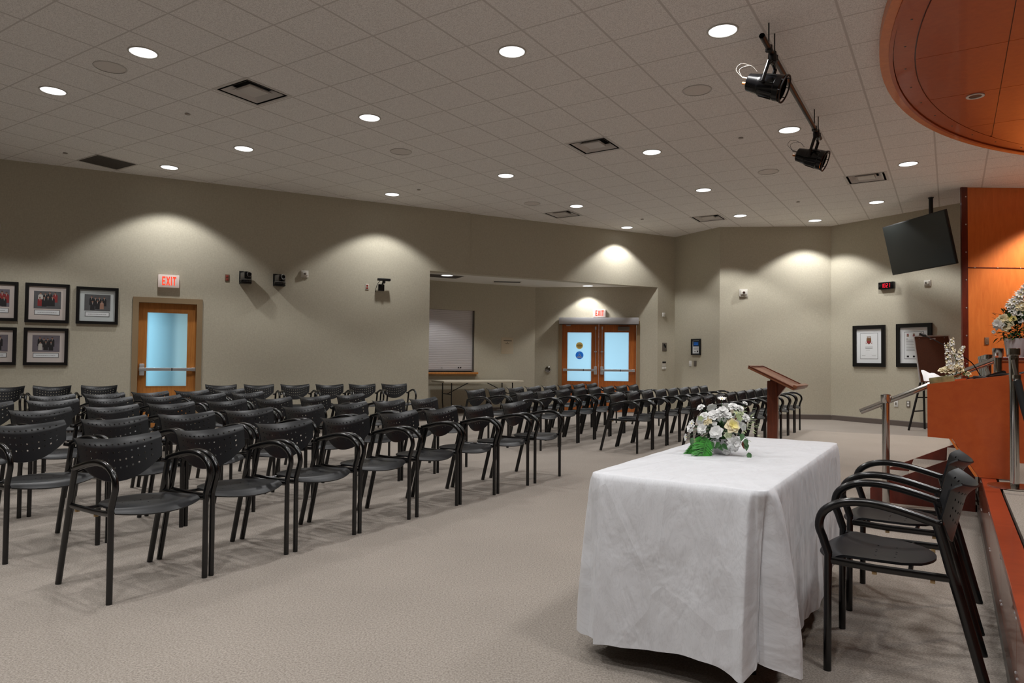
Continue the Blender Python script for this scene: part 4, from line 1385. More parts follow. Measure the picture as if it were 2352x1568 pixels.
def spotlight(t, bx, by, label, wires):
    top = p0.lerp(p1, t)
    # body centre under the pipe at the pixel's height
    d = ray(bx, by); k = (V((top.x, top.y, 0)).dot(V((CAM.x - top.x, CAM.y - top.y, 0)).normalized()))
    hn = V((top.x, top.y, 0)).normalized()
    c = onplane(bx, by, V((top.x, top.y, 0)), hn)
    o = thing('stage_spotlight', label, 'spotlight', (top.x, top.y, top.z - .028), 0, 'stage spotlights on the pipe')
    o0 = V((top.x, top.y, top.z - .028))
    c = c - o0
    ax = (EA * .88 + V((0, 0, -.36))).normalized()
    rot = ax.to_track_quat('Z', 'Y').to_matrix().to_4x4()
    Mx = M4.Translation(c) @ rot
    mb = MB(); mb.lathe([(.0, -.165), (.06, -.165), (.075, -.155), (.088, -.06), (.09, -.055), (.1, -.03), (.104, .09), (.112, .1), (.112, .15), (.1, .152), (.098, .1), (.0, .08)], 28, Mx); body = mb.build('lamp_body', MT['black_gloss'], o)
    mb = MB()
    for k in range(8):
        a = 2 * pi * k / 8
        mb.tube([Mx @ V((cos(a) * .1, sin(a) * .1, -.03)), Mx @ V((cos(a) * .109, sin(a) * .109, .09))], .004, 5)
    mb.build('cooling_fins', MT['black'], body)
    mb = MB(); mb.lathe([(.0, .085), (.095, .1)], 24, Mx, cap=False); mb.build('lens', MT['lens_dark'], body)
    mb = MB()
    for k in range(8):
        a = pi / 8 + 2 * pi * k / 8
        q = Mx @ V((cos(a) * .112, sin(a) * .112, .15))
        mb.tube([q, Mx @ V((cos(a) * .118, sin(a) * .118, .175))], .005, 5)
    mb.add(*[(lambda vs, fs: ([Mx @ V(v) for v in vs], fs))(*ring(.108, .122, .168, .178, 24))][0]); mb.build('filter_frame', MT['black'], body)
    # yoke
    side = ax.cross(V((0, 0, 1))).normalized()
    mb = MB()
    for s in (-1, 1):
        e = c + side * (.118 * s)
        mb.tube([V((0, 0, -.05)) + side * (.03 * s), V((0, 0, -.07)) + side * (.118 * s), e], .017, 8, sq=.4)
        mb.tube([e, e - side * (.03 * s)], .016, 10)
    mb.tube([V((0, 0, -.05)) - side * .03, V((0, 0, -.05)) + side * .03], .011, 8)
    mb.build('yoke', MT['black_gloss'], o)
    mb = MB(); mb.lathe([(.0, -.055), (.035, -.05), (.038, .0), (.034, .045)], 14); mb.build('clamp', MT['black'], o)
    bk = c - ax * .165
    mb = MB(); mb.use(MT['orangeplug']); mb.tube([bk + V((0, 0, -.02)), bk - ax * .05 + V((0, 0, -.02))], .013, 8)
    mb.use(MT['wirew']); mb.tube([bk + V((0, 0, .03)), bk - ax * .05 + V((0, 0, .03))], .009, 8); mb.build('plugs', MT['wirew'], o)
    mb = MB(); w = MT['wirew'] if wires else MT['black']
    for k in (0, 1):
        mb.tube(spline([bk - ax * .05 + V((0, 0, .03)), bk - ax * (.11 - .03 * k) + V((0, 0, .09)), bk - ax * (.06 - .03 * k) + V((0, 0, .155 - .02 * k)), bk + ax * .04 + V((0, 0, .15)), bk + ax * .09 + V((0, 0, .11))], 6), .0022, 6)
    mb.build('cable', w, o)


spotlight(.13, 1758, 196, 'black stage spotlight clamped at the near end of the pipe', True)
spotlight(.905, 1862, 362, 'black stage spotlight clamped at the far end of the pipe', False)

# television
TC = V((7.03, 11.9, 3.285)); yaw, tilt, tw = -1.457, .225, 1.565
tv = thing('television', 'flat black television tilted down from a ceiling pole beside the stage wall', 'television', TC, 0)
tr = V((cos(yaw), sin(yaw), 0)); tn = V((sin(yaw), -cos(yaw), 0)) * cos(tilt) - V((0, 0, 1)) * sin(tilt); tup = tn.cross(tr)
if tup.z < 0: tup = -tup
TM = M4((( tr.x, -tn.x, tup.x, 0), (tr.y, -tn.y, tup.y, 0), (tr.z, -tn.z, tup.z, 0), (0, 0, 0, 1)))   # local x right, -y viewer, z up
th2 = tw * .58 / 2; tw2 = tw / 2
mb = MB(); mb.rbox((-tw2, 0, -th2), (tw2, .045, th2), .008, TM); mb.build('housing', MT['black'], tv)
mb = MB(); mb.box((-tw2 + .018, -.003, -th2 + .022), (tw2 - .018, .001, th2 - .018), TM); mb.build('screen', MT['screen'], tv, smooth=False)
mb = MB(); mb.box((-.3, .045, -.2), (.3, .1, .2), TM)
pq = V((7.35, 12.02, 0)) - TC
mb.tube([TM @ V((0, .09, .05)), V((pq.x, pq.y, (TM @ V((0, .09, .05))).z))], .03, 10)
mb.build('mount_plate', MT['black'], tv, smooth=False)
mb = MB(); zc = (TM @ V((0, .09, .05))).z
mb.tube([V((pq.x, pq.y, zc - .03)), V((pq.x, pq.y, CEIL - .002 - TC.z))], .034, 14); mb.lathe([(.045, 0), (.045, .012)], 20, M4.Translation((pq.x, pq.y, CEIL - .014 - TC.z))); mb.build('pole', MT['black'], tv)

# ------------------------------------------------------------------ doors
SEG = {'E': [[(0, 0), (.6, 0), (.6, .16), (.19, .16), (.19, .42), (.52, .42), (.52, .58), (.19, .58), (.19, .84), (.6, .84), (.6, 1), (0, 1)]],
       'X': [[(0, 0), (.2, 0), (.36, .34), (.52, 0), (.72, 0), (.46, .5), (.72, 1), (.52, 1), (.36, .66), (.2, 1), (0, 1), (.26, .5)]],
       'I': [[(0, 0), (.18, 0), (.18, 1), (0, 1)]],
       'T': [[(.23, 0), (.42, 0), (.42, .84), (.65, .84), (.65, 1), (0, 1), (0, .84), (.23, .84)]]}


def letters(mb, word, x, z, h, w, y, dep=.004):
    adv = {'E': .6, 'X': .72, 'I': .18, 'T': .65}
    tot = sum(adv[c] for c in word) + .16 * (len(word) - 1)
    k = w / tot
    cx = x
    for c in word:
        for po in SEG[c]:
            mb.prism([(cx + p[0] * k, z + p[1] * h) for p in po], y, y - dep, lambda p, t: V((p[0], t, p[1])))
        cx += (adv[c] + .16) * k


def exit_sign(wall, xl, yt, xr, yb, label):
    s0, s1, z0, z1 = wall.rect(xl, yt, xr, yb, .05)
    w, h = s1 - s0, z1 - z0
    o = wall.thing('exit_sign', label, 'exit sign', (s0 + s1) / 2, z0)
    mb = MB(); mb.rbox((-w / 2, -.06, 0), (w / 2, -.001, h), .008); mb.build('housing', MT['sign_white'], o)
    mb = MB(); letters(mb, 'EXIT', -w * .31, h * .17, h * .68, w * .66, -.0605); mb.build('lettering', MT['red_led'], o, smooth=False)


exit_sign(WL, 363, 631, 412, 660, 'white EXIT sign with red letters above the left wall door')
exit_sign(WD, 1362, 710, 1391, 728, 'white EXIT sign with red letters above the double doors')


def boxes(mb, *bs):
    for a, b in bs: mb.box(a, b)
    return mb


# left wall door
dr = WL.thing('door_1', 'wooden exit door with tall frosted pane in the left wall', 'door', (d1[0] + d1[1]) / 2, 0, kind='structure')
w2, ht = (d1[1] - d1[0]) / 2, d1[3]
fw = .055
mb = boxes(MB(), ((-w2 - fw, -.025, 0), (-w2 + .03, .15, ht + fw)), ((w2 - .03, -.025, 0), (w2 + fw, .15, ht + fw)), ((-w2 + .03, -.025, ht - .03), (w2 - .03, .15, ht + fw)))
mb.build('door_frame', MT['steel_frame'], dr, smooth=False)
g = WL.rect(336, 718, 430, 887, -.09)
gx0, gx1, gz0, gz1 = g[0] - (d1[0] + d1[1]) / 2, g[1] - (d1[0] + d1[1]) / 2, g[2], g[3]
gx0, gx1 = gx0 + .0, gx1 + .0
mb = boxes(MB(), ((-w2 + .03, .08, .01), (gx0, .125, ht - .03)), ((gx1, .08, .01), (w2 - .03, .125, ht - .03)), ((gx0, .08, gz1), (gx1, .125, ht - .03)), ((gx0, .08, .01), (gx1, .125, gz0)))
leafo = mb.build('door_leaf', MT['door'], dr, smooth=False)
mb = boxes(MB(), ((gx0, .1, gz0), (gx1, .106, gz1))); mb.build('pane', MT['pane1'], leafo, smooth=False)
mb = boxes(MB(), ((gx0 - .006, .076, gz0 - .006), (gx0 + .006, .081, gz1 + .006)), ((gx1 - .006, .076, gz0 - .006), (gx1 + .006, .081, gz1 + .006)), ((gx0, .076, gz0 - .006), (gx1, .081, gz0 + .006)), ((gx0, .076, gz1 - .006), (gx1, .081, gz1 + .006)))
mb.build('pane_bead', MT['door'], leafo, smooth=False)


def pushbar(parent, xa, xb, z, yf, latch_at):
    mb = MB(); mb.rbox((xa, yf - .075, z - .026), (xb, yf - .025, z + .026), .006)
    b_ = mb.build('push_bar', MT['alu'], parent)
    mb = MB(); mb.rbox((latch_at - .035, yf - .07, z - .10), (latch_at + .035, yf, z + .09), .006); mb.build('latch_case', MT['alu'], b_)
    e = xb if latch_at < (xa + xb) / 2 else xa
    mb = MB(); mb.rbox((e - .03, yf - .06, z - .03), (e + .03, yf, z + .03), .004); mb.build('end_bracket', MT['alu'], b_)
    mb = MB(); mb.box(((xa + xb) / 2 + .07, yf - .0765, z - .024), ((xa + xb) / 2 + .085, yf - .07, z + .024)); mb.build('joint', MT['black'], b_, smooth=False)


pz = WL.hit(380, 848, 0)[1]
pushbar(dr, -w2 + .05, w2 - .06, pz, .08, -w2 + .09)

# double doors in the alcove
xm = (x0 + x1) / 2
w2, ht = (x1 - x0) / 2, zt
fo = WD.thing('door_2', 'beige frame around the double exit doors in the alcove', 'door', xm, 0, kind='structure')
mb = boxes(MB(), ((-w2 - fw, -.02, 0), (-w2 + .025, .11, ht + fw)), ((w2 - .025, -.02, 0), (w2 + fw, .11, ht + fw)), ((-w2 + .025, -.02, ht - .03), (w2 - .025, .11, ht + fw)))
mb.build('door_frame', MT['steel_frame'], fo, smooth=False)
gl = WD.rect(1303, 763, 1358, 875, -.05); gr = WD.rect(1388, 763, 1444, 875, -.05)
for nm, lb, a, b, g in (('door_3', 'left leaf of the alcove double doors carrying round stickers', -w2 + .027, -.004, gl), ('door_4', 'right leaf of the alcove double doors with closer arm', .004, w2 - .027, gr)):
    o = WD.thing(nm, lb, 'door', xm, 0, kind='structure')
    p, q, r_, s_ = g[0] - xm, g[1] - xm, g[2], g[3]
    mb = boxes(MB(), ((a, .04, .01), (p, .085, ht - .032)), ((q, .04, .01), (b, .085, ht - .032)), ((p, .04, s_), (q, .085, ht - .032)), ((p, .04, .01), (q, .085, r_)))
    lf = mb.build('door_leaf', MT['door2'], o, smooth=False)
    mb = boxes(MB(), ((p, .058, r_), (q, .064, s_))); mb.build('pane', MT['pane2'], lf, smooth=False)
    sgn = -1 if nm == 'door_3' else 1
    lx = -.075 if sgn < 0 else .075
    pz = WD.hit(1374, 850)[1]
    if sgn < 0: pushbar(o, a + .06, lx + .02, pz, .04, lx)
    else: pushbar(o, lx - .02, b - .06, pz, .04, lx)
    mb = MB(); mb.tube([(lx, .0, pz + .08), (lx, .0, ht - .08)], .0065, 8); mb.lathe([(.018, -.02), (.018, .05)], 10, M4.Translation((lx, .0, ht - .13))); mb.box((lx - .03, -.005, pz + .42), (lx + .03, .012, pz + .45)); mb.build('vertical_rod', MT['alu'], o)
    if sgn > 0:
        s0, s1, z0, z1 = WD.rect(1419, 750, 1446, 759); mb = MB(); mb.rbox((s0 - xm, -.03, z0), (s1 - xm, .04, z1), .006); mb.build('door_closer', MT['greyplate'], o)
    else:
        mb = boxes(MB(), ((a + .1, -.02, ht - .07), (a + .2, .03, ht - .05))); mb.build('closer_arm', MT['alu'], o)
        yy = .0565
        sx, sz = WD.hit(1331, 793.5, -.056); sx -= xm
        k = WD.hit(1339, 793, -.056)[0] - xm - sx
        Rx = M4.Translation((sx, yy, sz)) @ M4.Rotation(pi / 2, 4, 'X')
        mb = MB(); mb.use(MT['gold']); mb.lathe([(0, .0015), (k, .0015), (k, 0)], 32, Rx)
        mb.use(MT['ink'])
        for zz, ww_ in ((.42, .5), (.18, .75), (.0, .8), (-.2, .75), (-.44, .5)):
            mb.box((sx - k * ww_, yy - .003, sz + k * zz - k * .05), (sx + k * ww_, yy - .0015, sz + k * zz + k * .05))
        mb.build('gold_sticker', MT['gold'], lf, smooth=False)
        sx, sz = WD.hit(1331, 815.5, -.056); sx -= xm
        k = k * 1.13
        Rx = M4.Translation((sx, yy, sz)) @ M4.Rotation(pi / 2, 4, 'X')
        mb = MB(); mb.use(MT['blue']); mb.lathe([(0, .0015), (k, .0015), (k, 0)], 32, Rx)
        mb.use(MT['white'])
        rs, fs2 = ring(k * .2, k * .28, 0, .0015, 24)
        mb.add([V((sx + x, yy - .003 + z * .5, sz + y - k * .02)) for x, y, z in rs], fs2)
        mb.tube([(sx - k * .08, yy - .003, sz + k * .5), (sx - k * .04, yy - .003, sz + k * .15), (sx + k * .2, yy - .003, sz + k * .12), (sx + k * .36, yy - .003, sz - k * .2)], k * .055, 6)
        mb.lathe([(0, .002), (k * .1, .002), (k * .1, 0)], 14, M4.Translation((sx - k * .1, yy - .001, sz + k * .66)) @ M4.Rotation(pi / 2, 4, 'X'))
        mb.box((sx - k * .7, yy - .003, sz - k * .52), (sx + k * .7, yy - .0015, sz - k * .36)); mb.box((sx - k * .5, yy - .003, sz - k * .74), (sx + k * .5, yy - .0015, sz - k * .60))
        mb.build('blue_wheelchair_sticker', MT['blue'], lf, smooth=False)
s0, s1, z0, z1 = WD.rect(1284, 729, 1467, 744, .1)
op = WD.thing('door_operator', 'long aluminium door operator box above the double doors', 'door operator', (s0 + s1) / 2, z0)
w = (s1 - s0) / 2
mb = MB(); mb.rbox((-w, -.13, 0), (w, -.022, z1 - z0), .004); mb.build('cover', MT['alu2'], op)
mb = boxes(MB(), ((-w + .01, -.12, -.008), (w - .01, -.03, 0))); mb.build('base_plate', MT['black'], op, smooth=False)

# shutter
o = WB.thing('roller_shutter', 'grey slatted roller shutter over the alcove serving counter', 'shutter', sh[1], sh[2])
L_ = sh[1] - sh[0]; hh = sh[3] - sh[2]
zb_ = WB.hit(1040, 848)[1] - sh[2]
n = 34
mb = MB()
for k in range(n):
    z0 = zb_ + (hh - zb_) * k / n; z1 = zb_ + (hh - zb_) * (k + 1) / n
    mb.prism([(.066, z0), (.060, z0 + (z1 - z0) * .22), (.060, z0 + (z1 - z0) * .85), (.066, z1)], -L_ + .02, -.02, lambda p, t: V((t, p[0], p[1])))
mb.build('slat_curtain', MT['shutter'], o, smooth=False)
mb = boxes(MB(), ((-L_ + .02, .05, zb_ - .035), (-.02, .085, zb_))); mb.build('bottom_bar', MT['alu'], o, smooth=False)
mb = boxes(MB(), ((-.03, .03, 0), (-.001, .1, hh))); mb.build('guide_rail', MT['dullmetal'], o, smooth=False)
for px_ in (1015, 1053, 1058):
    s_, z_ = WB.hit(px_, 844, -.06)
    mb = MB(); mb.lathe([(0, .012), (.014, .012), (.016, 0)], 12, M4.Translation((s_ - sh[1], .06, z_ - sh[2])) @ M4.Rotation(pi / 2, 4, 'X')); mb.build('lock', MT['black'] if px_ > 1030 else MT['alu'], o)
mb = boxes(MB(), ((-L_, .11, 0), (0, .12, zb_))); mb.build('dark_gap', MT['ventdark'], o, smooth=False)
ct_ = WB.thing('serving_counter', 'narrow wooden serving ledge below the roller shutter', 'counter', sh[1], sh[2] - .045)
mb = MB(); mb.rbox((-L_ - .05, -.12, 0), (.05, -.001, .044), .004); mb.build('ledge', MT['door'], ct_, smooth=False)
mb = boxes(MB(), ((-L_, -.06, -.05), (.03, -.001, -.001))); mb.build('apron', MT['steel_frame'], ct_, smooth=False)

# folding table
q0 = WB.hit(1020, 878, .85)[0]; q1 = WB.hit(1203, 881, .85)[0]
ft = WB.thing('folding_table', 'cream plastic folding table with black legs beneath the alcove shutter', 'table', (q0 + q1) / 2, 0, .47)
hw = (q1 - q0) / 2
mb = MB(); mb.rbox((-hw, -.38, .70), (hw, .38, .745), .012); mb.build('tabletop', MT['ttop'], ft)
for s in (-1, 1):
    x = s * (hw - .22)
    for yy in (-.26, .26):
        mb = MB(); mb.tube(spline([(x, yy, .70), (x, yy, .3), (x - .02 * s, yy * 1.06, .12), (x, yy * 1.1, .0)], 5), .013, 8); mb.build('leg', MT['black'], ft)
    mb = MB(); mb.tube([(x, -.26, .45), (x, .26, .45)], .010, 8); mb.tube([(x, -.28, .02), (x, .28, .02)], .011, 8); mb.tube([(x, 0, .45), (x - s * .5, 0, .69)], .009, 8); mb.build('leg_brace', MT['black'], ft)

# small wall devices ---------------------------------------------------------
def plate(wall, xl, yt, xr, yb, name, label, cat, m, dep=.012, extra=None, group=None):
    s0, s1, z0, z1 = wall.rect(xl, yt, xr, yb)
    o = wall.thing(name, label, cat, (s0 + s1) / 2, (z0 + z1) / 2, group=group)
    w, h = (s1 - s0) / 2, (z1 - z0) / 2
    mb = MB(); mb.rbox((-w, -dep, -h), (w, -.0005, h), min(.003, dep * .3)); mb.build('plate', m, o)
    if extra: extra(o, w, h, dep)
    return o


def sockets(m):
    def f(o, w, h, d):
        for z in (-.42, .42):
            mb = MB(); mb.rbox((-w * .55, -d - .004, h * z - h * .3), (w * .55, -d + .001, h * z + h * .3), .001); mb.build('socket', m, o)
    return f


def switch(m):
    def f(o, w, h, d):
        mb = MB(); mb.rbox((-w * .3, -d - .006, -h * .4), (w * .3, -d + .001, h * .4), .001); mb.build('switch', m, o)
    return f


plate(WL, 516.5, 630, 526.5, 646, 'wall_outlet', 'red socket plate left of the two wall cameras', 'outlet', MT['brplate'], extra=sockets(MT['redout']))
plate(WL, 839, 652, 847, 665, 'wall_outlet', 'red socket plate left of the black wall sensor', 'outlet', MT['offwhite'], extra=sockets(MT['redout']))


def strobe_x(o, w, h, d):
    mb = MB(); mb.rbox((-w * .75, -d - .03, -h * .5), (w * .75, -d, h * .6), .006); mb.build('lens', MT['offwhite'], o)
    mb = MB(); mb.lathe([(w * .35, 0), (w * .28, .014), (0, .016)], 14, M4.Translation((0, -d - .03, 0)) @ M4.Rotation(pi / 2, 4, 'X')); mb.build('reflector', MT['chrome'], o)


plate(WL, 691, 621, 708, 637, 'alarm_strobe', 'pale square alarm strobe right of the two wall cameras', 'alarm', MT['offwhite'], .03, strobe_x)
plate(W3, 1697, 664, 1716, 681, 'alarm_strobe', 'white alarm strobe on the far wall above the lectern', 'alarm', MT['offwhite'], .05, strobe_x)
plate(W4, 2124, 643, 2139, 657, 'alarm_strobe', 'pale alarm strobe on the wall under the television', 'alarm', MT['offwhite'], .03, strobe_x)
plate(WL, -6, 513, 2, 527, 'alarm_strobe', 'pale alarm strobe cut off at the left edge of the photo', 'alarm', MT['offwhite'], .03, strobe_x)
plate(W2, 1583, 828, 1589, 841, 'light_switch', 'white switch plate below the small blue notice', 'switch', MT['white'], .01, switch(MT['white']))
plate(W2, 1594, 828, 1600, 841, 'light_switch', 'dark metal switch plate below the small blue notice', 'switch', MT['greyplate'], .01, switch(MT['dullmetal']))
plate(W4, 2054, 919, 2063, 934, 'wall_outlet', 'white wall outlet low behind the chrome handrail', 'outlet', MT['white'], .01, switch(MT['greyplate']))
plate(W4, 2082.5, 920, 2091, 935, 'wall_outlet', 'grey double wall outlet left of the easel legs', 'outlet', MT['greyplate'], .01, sockets(MT['white']))
WR = Wall((WL.pt(12.40, 0, -.05).x, WL.pt(12.40, 0, -.05).y), (WL.pt(13.0, 0, -.05).x, WL.pt(13.0, 0, -.05).y))
plate(WR, 1521, 718, 1526, 727, 'door_sensor', 'small white wall sensor right of the double doors', 'sensor', MT['white'], .03, switch(MT['offwhite']))


def intercom(o, w, h, d):
    mb = boxes(MB(), ((-w * .6, -d - .003, h * .1), (w * .1, -d + .001, h * .75)), ((-w * .1, -d - .003, -h * .2), (w * .6, -d + .001, h * .4))); mb.build('speaker_slots', MT['black'], o, smooth=False)


plate(WR, 1521, 787, 1530.5, 806, 'intercom_panel', 'grey intercom panel right of the double doors', 'intercom', MT['greyplate'], .02, intercom)


def thermo(o, w, h, d):
    mb = MB(); mb.rbox((-w, -d - .008, h * .35), (w, -d + .001, h), .002); mb.build('display', MT['black'], o)


plate(WR, 1520, 830, 1528, 841, 'keypad', 'small keypad with black display right of the double doors', 'keypad', MT['offwhite'], .02, thermo)
plate(WR, 1520, 842, 1528.5, 848, 'thermostat', 'white thermostat box under the keypad', 'thermostat', MT['white'], .03, switch(MT['offwhite']))

# notice on alcove wall
def notice(o, w, h, d):
    for q in (((-w * .62, -d - .001, h * .56), (w * .72, -d + .0005, h * .64)), ((-w * .06, -d - .001, h * .38), (w * .06, -d + .0005, h * .46)), ((-w * .3, -d - .001, h * .24), (w * .3, -d + .0005, h * .28))):
        boxes(MB(), q).build('lettering', MT['ink'], o, smooth=False)


plate(WB, 1151, 775, 1179, 812.5, 'wall_notice', 'cream paper notice on the alcove wall above the folding table', 'notice', MT['cream'], .006, notice)
# door push button
s_, z_ = WD.hit(1258.5, 848)
o = WD.thing('door_push_button', 'round chrome push plate left of the double doors', 'button', s_, z_)
RX = M4.Rotation(pi / 2, 4, 'X')
mb = MB(); mb.lathe([(.0, .07), (.062, .068), (.075, .055), (.075, .02), (.06, 0)], 28, RX); mb.build('button', MT['chrome'], o)
mb = MB(); mb.lathe([(.05, .0), (.05, .022)], 20, RX); mb.build('mount', MT['dullmetal'], o)


# framed pictures --------------------------------------------------------------
def framed(wall, xl, yt, xr, yb, name, label, cat, fwid, mount, inner, dep=.035, group=None):
    s0, s1, z0, z1 = wall.rect(xl, yt, xr, yb, .03)
    w, h = (s1 - s0) / 2, (z1 - z0) / 2
    o = wall.thing(name, label, cat, (s0 + s1) / 2, (z0 + z1) / 2, group=group)
    mb = MB()
    for a, b in (((-w, -dep, h - fwid), (w, -.001, h)), ((-w, -dep, -h), (w, -.001, -h + fwid)), ((-w, -dep, -h + fwid), (-w + fwid, -.001, h - fwid)), ((w - fwid, -dep, -h + fwid), (w, -.001, h - fwid))): mb.box(a, b)
    mb.build('frame', MT['frame'], o, smooth=False)
    mb = boxes(MB(), ((-w + fwid, -.012, -h + fwid), (w - fwid, -.006, h - fwid))); mb.build('mount_board', mount, o, smooth=False)
    inner(o, w - fwid, h - fwid, -.0125)
    return o


def group_photo(bgm, seed, people, red=()):
    def f(o, w, h, y):
        rnd = random.Random(seed)
        x0, x1, zl, zh = -w * .73, w * .73, -h * .33, h * .72
        mb = MB(); mb.use(bgm); mb.box((x0, y - .001, zl), (x1, y, zh))
        yy = y - .0012
        def blob(cx, cz, rx, rz):
            n = 12
            mb.add([V((cx + rx * cos(2 * pi * i / n), yy - .0004, cz + rz * sin(2 * pi * i / n))) for i in range(n)], [tuple(range(n))])
        W_, H_ = x1 - x0, zh - zl
        for (px_, pz_, m, sc) in people:
            cx, cz = x0 + W_ * px_, zl + H_ * pz_
            hr_ = H_ * .056 * sc
            mb.use(m); mb.add([V((cx - hr_ * 2.1, yy, cz - hr_ * 9)), V((cx + hr_ * 2.1, yy, cz - hr_ * 9)), V((cx + hr_ * 2.0, yy, cz - hr_ * 2)), V((cx + hr_ * 1.2, yy, cz - hr_ * 1)), V((cx - hr_ * 1.2, yy, cz - hr_ * 1)), V((cx - hr_ * 2.0, yy, cz - hr_ * 2))], [(0, 1, 2, 3, 4, 5)])
            mb.use(MT['palec']); mb.add([V((cx - hr_ * .35, yy - .0003, cz - hr_)), V((cx + hr_ * .35, yy - .0003, cz - hr_)), V((cx, yy - .0003, cz - hr_ * 3.4))], [(0, 1, 2)])
            mb.use(MT['skin']); blob(cx, cz, hr_ * .8, hr_ * 1.05)
            mb.use(MT['suit']); blob(cx, cz + hr_ * .75, hr_ * .8, hr_ * .5)
            yy -= .0001
        mb.build('photograph', bgm, o, smooth=False)
        zc0, zc1 = -h * .70, -h * .41
        t = .006
        mb = MB(); mb.use(MT['ink']); mb.box((x0 + .01, y - .002, zc0), (x1 - .01, y, zc1)); mb.use(MT['paper']); mb.box((x0 + .01 + t, y - .003, zc0 + t), (x1 - .01 - t, y - .001, zc1 - t))
        mb.use(MT['inkg'])
        for k in range(9):
            a = x0 + .05 + (x1 - x0 - .1) * k / 9
            mb.box((a, y - .0035, (zc0 + zc1) / 2 - .006), (a + (x1 - x0) * .07, y - .0028, (zc0 + zc1) / 2 + .004 * rnd.random()))
        mb.build('caption_card', MT['paper'], o, smooth=False)
    return f


SU_, RD, PL = MT['suit'], MT['redc'], MT['palec']
PA = [(.24, .86, PL, 1), (.58, .90, SU_, 1), (.78, .88, RD, 1), (.42, .84, SU_, .9), (.22, .60, RD, .9), (.38, .62, SU_, 1), (.52, .66, SU_, 1), (.68, .66, SU_, 1)]
PB = [(.27, .84, SU_, 1), (.42, .78, SU_, 1), (.57, .78, SU_, 1), (.76, .80, SU_, 1), (.31, .55, SU_, 1), (.50, .60, SU_, 1), (.67, .56, MT['skin'], .9)]
PC = [(.27, .84, SU_, 1), (.42, .77, SU_, 1), (.56, .77, SU_, 1), (.72, .82, SU_, 1), (.29, .55, PL, .9), (.49, .60, SU_, 1), (.68, .58, SU_, 1)]
PD = [(.30, .84, SU_, 1), (.5, .84, SU_, 1), (.72, .82, RD, 1.2), (.88, .78, RD, 1.1), (.4, .55, SU_, 1), (.62, .55, SU_, 1), (.8, .52, SU_, 1)]
G = 'framed group photographs on the left wall'
framed(WL, 57, 651, 159, 741, 'framed_photo', 'black framed group photo, middle of upper row, person in pale jacket', 'picture', .045, MT['mattp'], group_photo(MT['photo_g'], 1, PA), group=G)
framed(WL, 174.5, 659.5, 271.5, 744, 'framed_photo', 'black framed group photo, rightmost of upper row, nearest the exit door', 'picture', .045, MT['matty'], group_photo(MT['photo_g'], 2, PB), group=G)
framed(WL, 53.5, 753, 156, 838.5, 'framed_photo', 'black framed mauve group photo, right of the lower row', 'picture', .045, MT['mattp'], group_photo(MT['photo_p'], 3, PC), group=G)
framed(WL, -62, 645, 41, 736, 'framed_photo', 'black framed group photo with red coats, cut by the left edge, upper row', 'picture', .045, MT['mattp'], group_photo(MT['photo_p'], 4, PD), group=G)
framed(WL, -66, 750.5, 37, 838, 'framed_photo', 'black framed group photo in dark suits, cut by the left edge, lower row', 'picture', .045, MT['mattp'], group_photo(MT['photo_p'], 5, PC), group=G)


def cert(kind):
    def f(o, w, h, y):
        k = .70
        t = .006
        mb = MB(); mb.use(MT['ink']); mb.box((-w * k, y - .001, -h * .76), (w * k, y, h * .76))
        mb.use(MT['paper']); mb.box((-w * k + t, y - .002, -h * .76 + t), (w * k - t, y - .0005, h * .76 - t))
        mb.build('certificate', MT['paper'], o, smooth=False)
        yy = y - .0025
        mb = MB()
        def bar(x, z, a, b): mb.box((x - a, yy - .0003, z - b), (x + a, yy + .0007, z + b))
        if kind == 0:
            mb.use(MT['crest_o']); mb.add([V((x * w, yy - .001, z * h)) for x, z in ((-.17, .48), (.17, .48), (.19, .3), (.14, .18), (0, .1), (-.14, .18), (-.19, .3))], [(0, 1, 2, 3, 4, 5, 6)])
            mb.use(MT['crest_r']); mb.add([V((x * w, yy - .0015, z * h)) for x, z in ((-.15, .3), (.15, .3), (.12, .19), (0, .13), (-.12, .19))], [(0, 1, 2, 3, 4)])
            for sx in (-1, 1): bar(sx * .22 * w, .16 * h, .03 * w, .02 * h); bar(sx * .24 * w, .24 * h, .02 * w, .015 * h)
            mb.use(MT['crest_o'])
            for sx in (-.11, 0, .11): mb.add([V(((sx + x) * w, yy - .001, z * h)) for x, z in ((-.035, .5), (.035, .5), (.045, .59), (0, .55), (-.045, .59))], [(0, 1, 2, 3, 4)])
            mb.use(MT['paper']); bar(0, .07 * h, .2 * w, .02 * h)
            mb.build('crest', MT['crest_o'], o, smooth=False); mb = MB()
            mb.use(MT['inkg']); bar(0, -.06 * h, .3 * w, .012 * h); bar(0, -.14 * h, .28 * w, .02 * h); bar(-.08 * w, -.24 * h, .16 * w, .008 * h); mb.build('lettering', MT['inkg'], o, smooth=False); mb = MB(); mb.use(MT['inkg']); bar(-.42 * w, -.56 * h, .14 * w, .012 * h); bar(.4 * w, -.57 * h, .16 * w, .010 * h)
        else:
            mb.use(MT['crest_r'])
            for x in (-.44, 0.0, .44):
                mb.use(MT['crest_r'] if x else MT['crest_o']); bar(x * w, .62 * h, .07 * w, .03 * h)
                mb.use(MT['crest_o'] if x else MT['crest_r']); bar(x * w, .53 * h, .08 * w, .035 * h)
            mb.build('crest', MT['crest_o'], o, smooth=False); mb = MB()
            mb.use(MT['ink']); bar(-.5 * w, .36 * h, .02 * w, .03 * h)
            mb.use(MT['inkg'])
            for q in range(8): bar(0, (.3 - .085 * q) * h, .55 * w, .013 * h)
            mb.use(MT['ink'])
            for x in (-.44, 0, .44): bar(x * w, -.62 * h, .08 * w, .045 * h)
        mb.build('lettering', MT['inkg'], o, smooth=False)
    return f


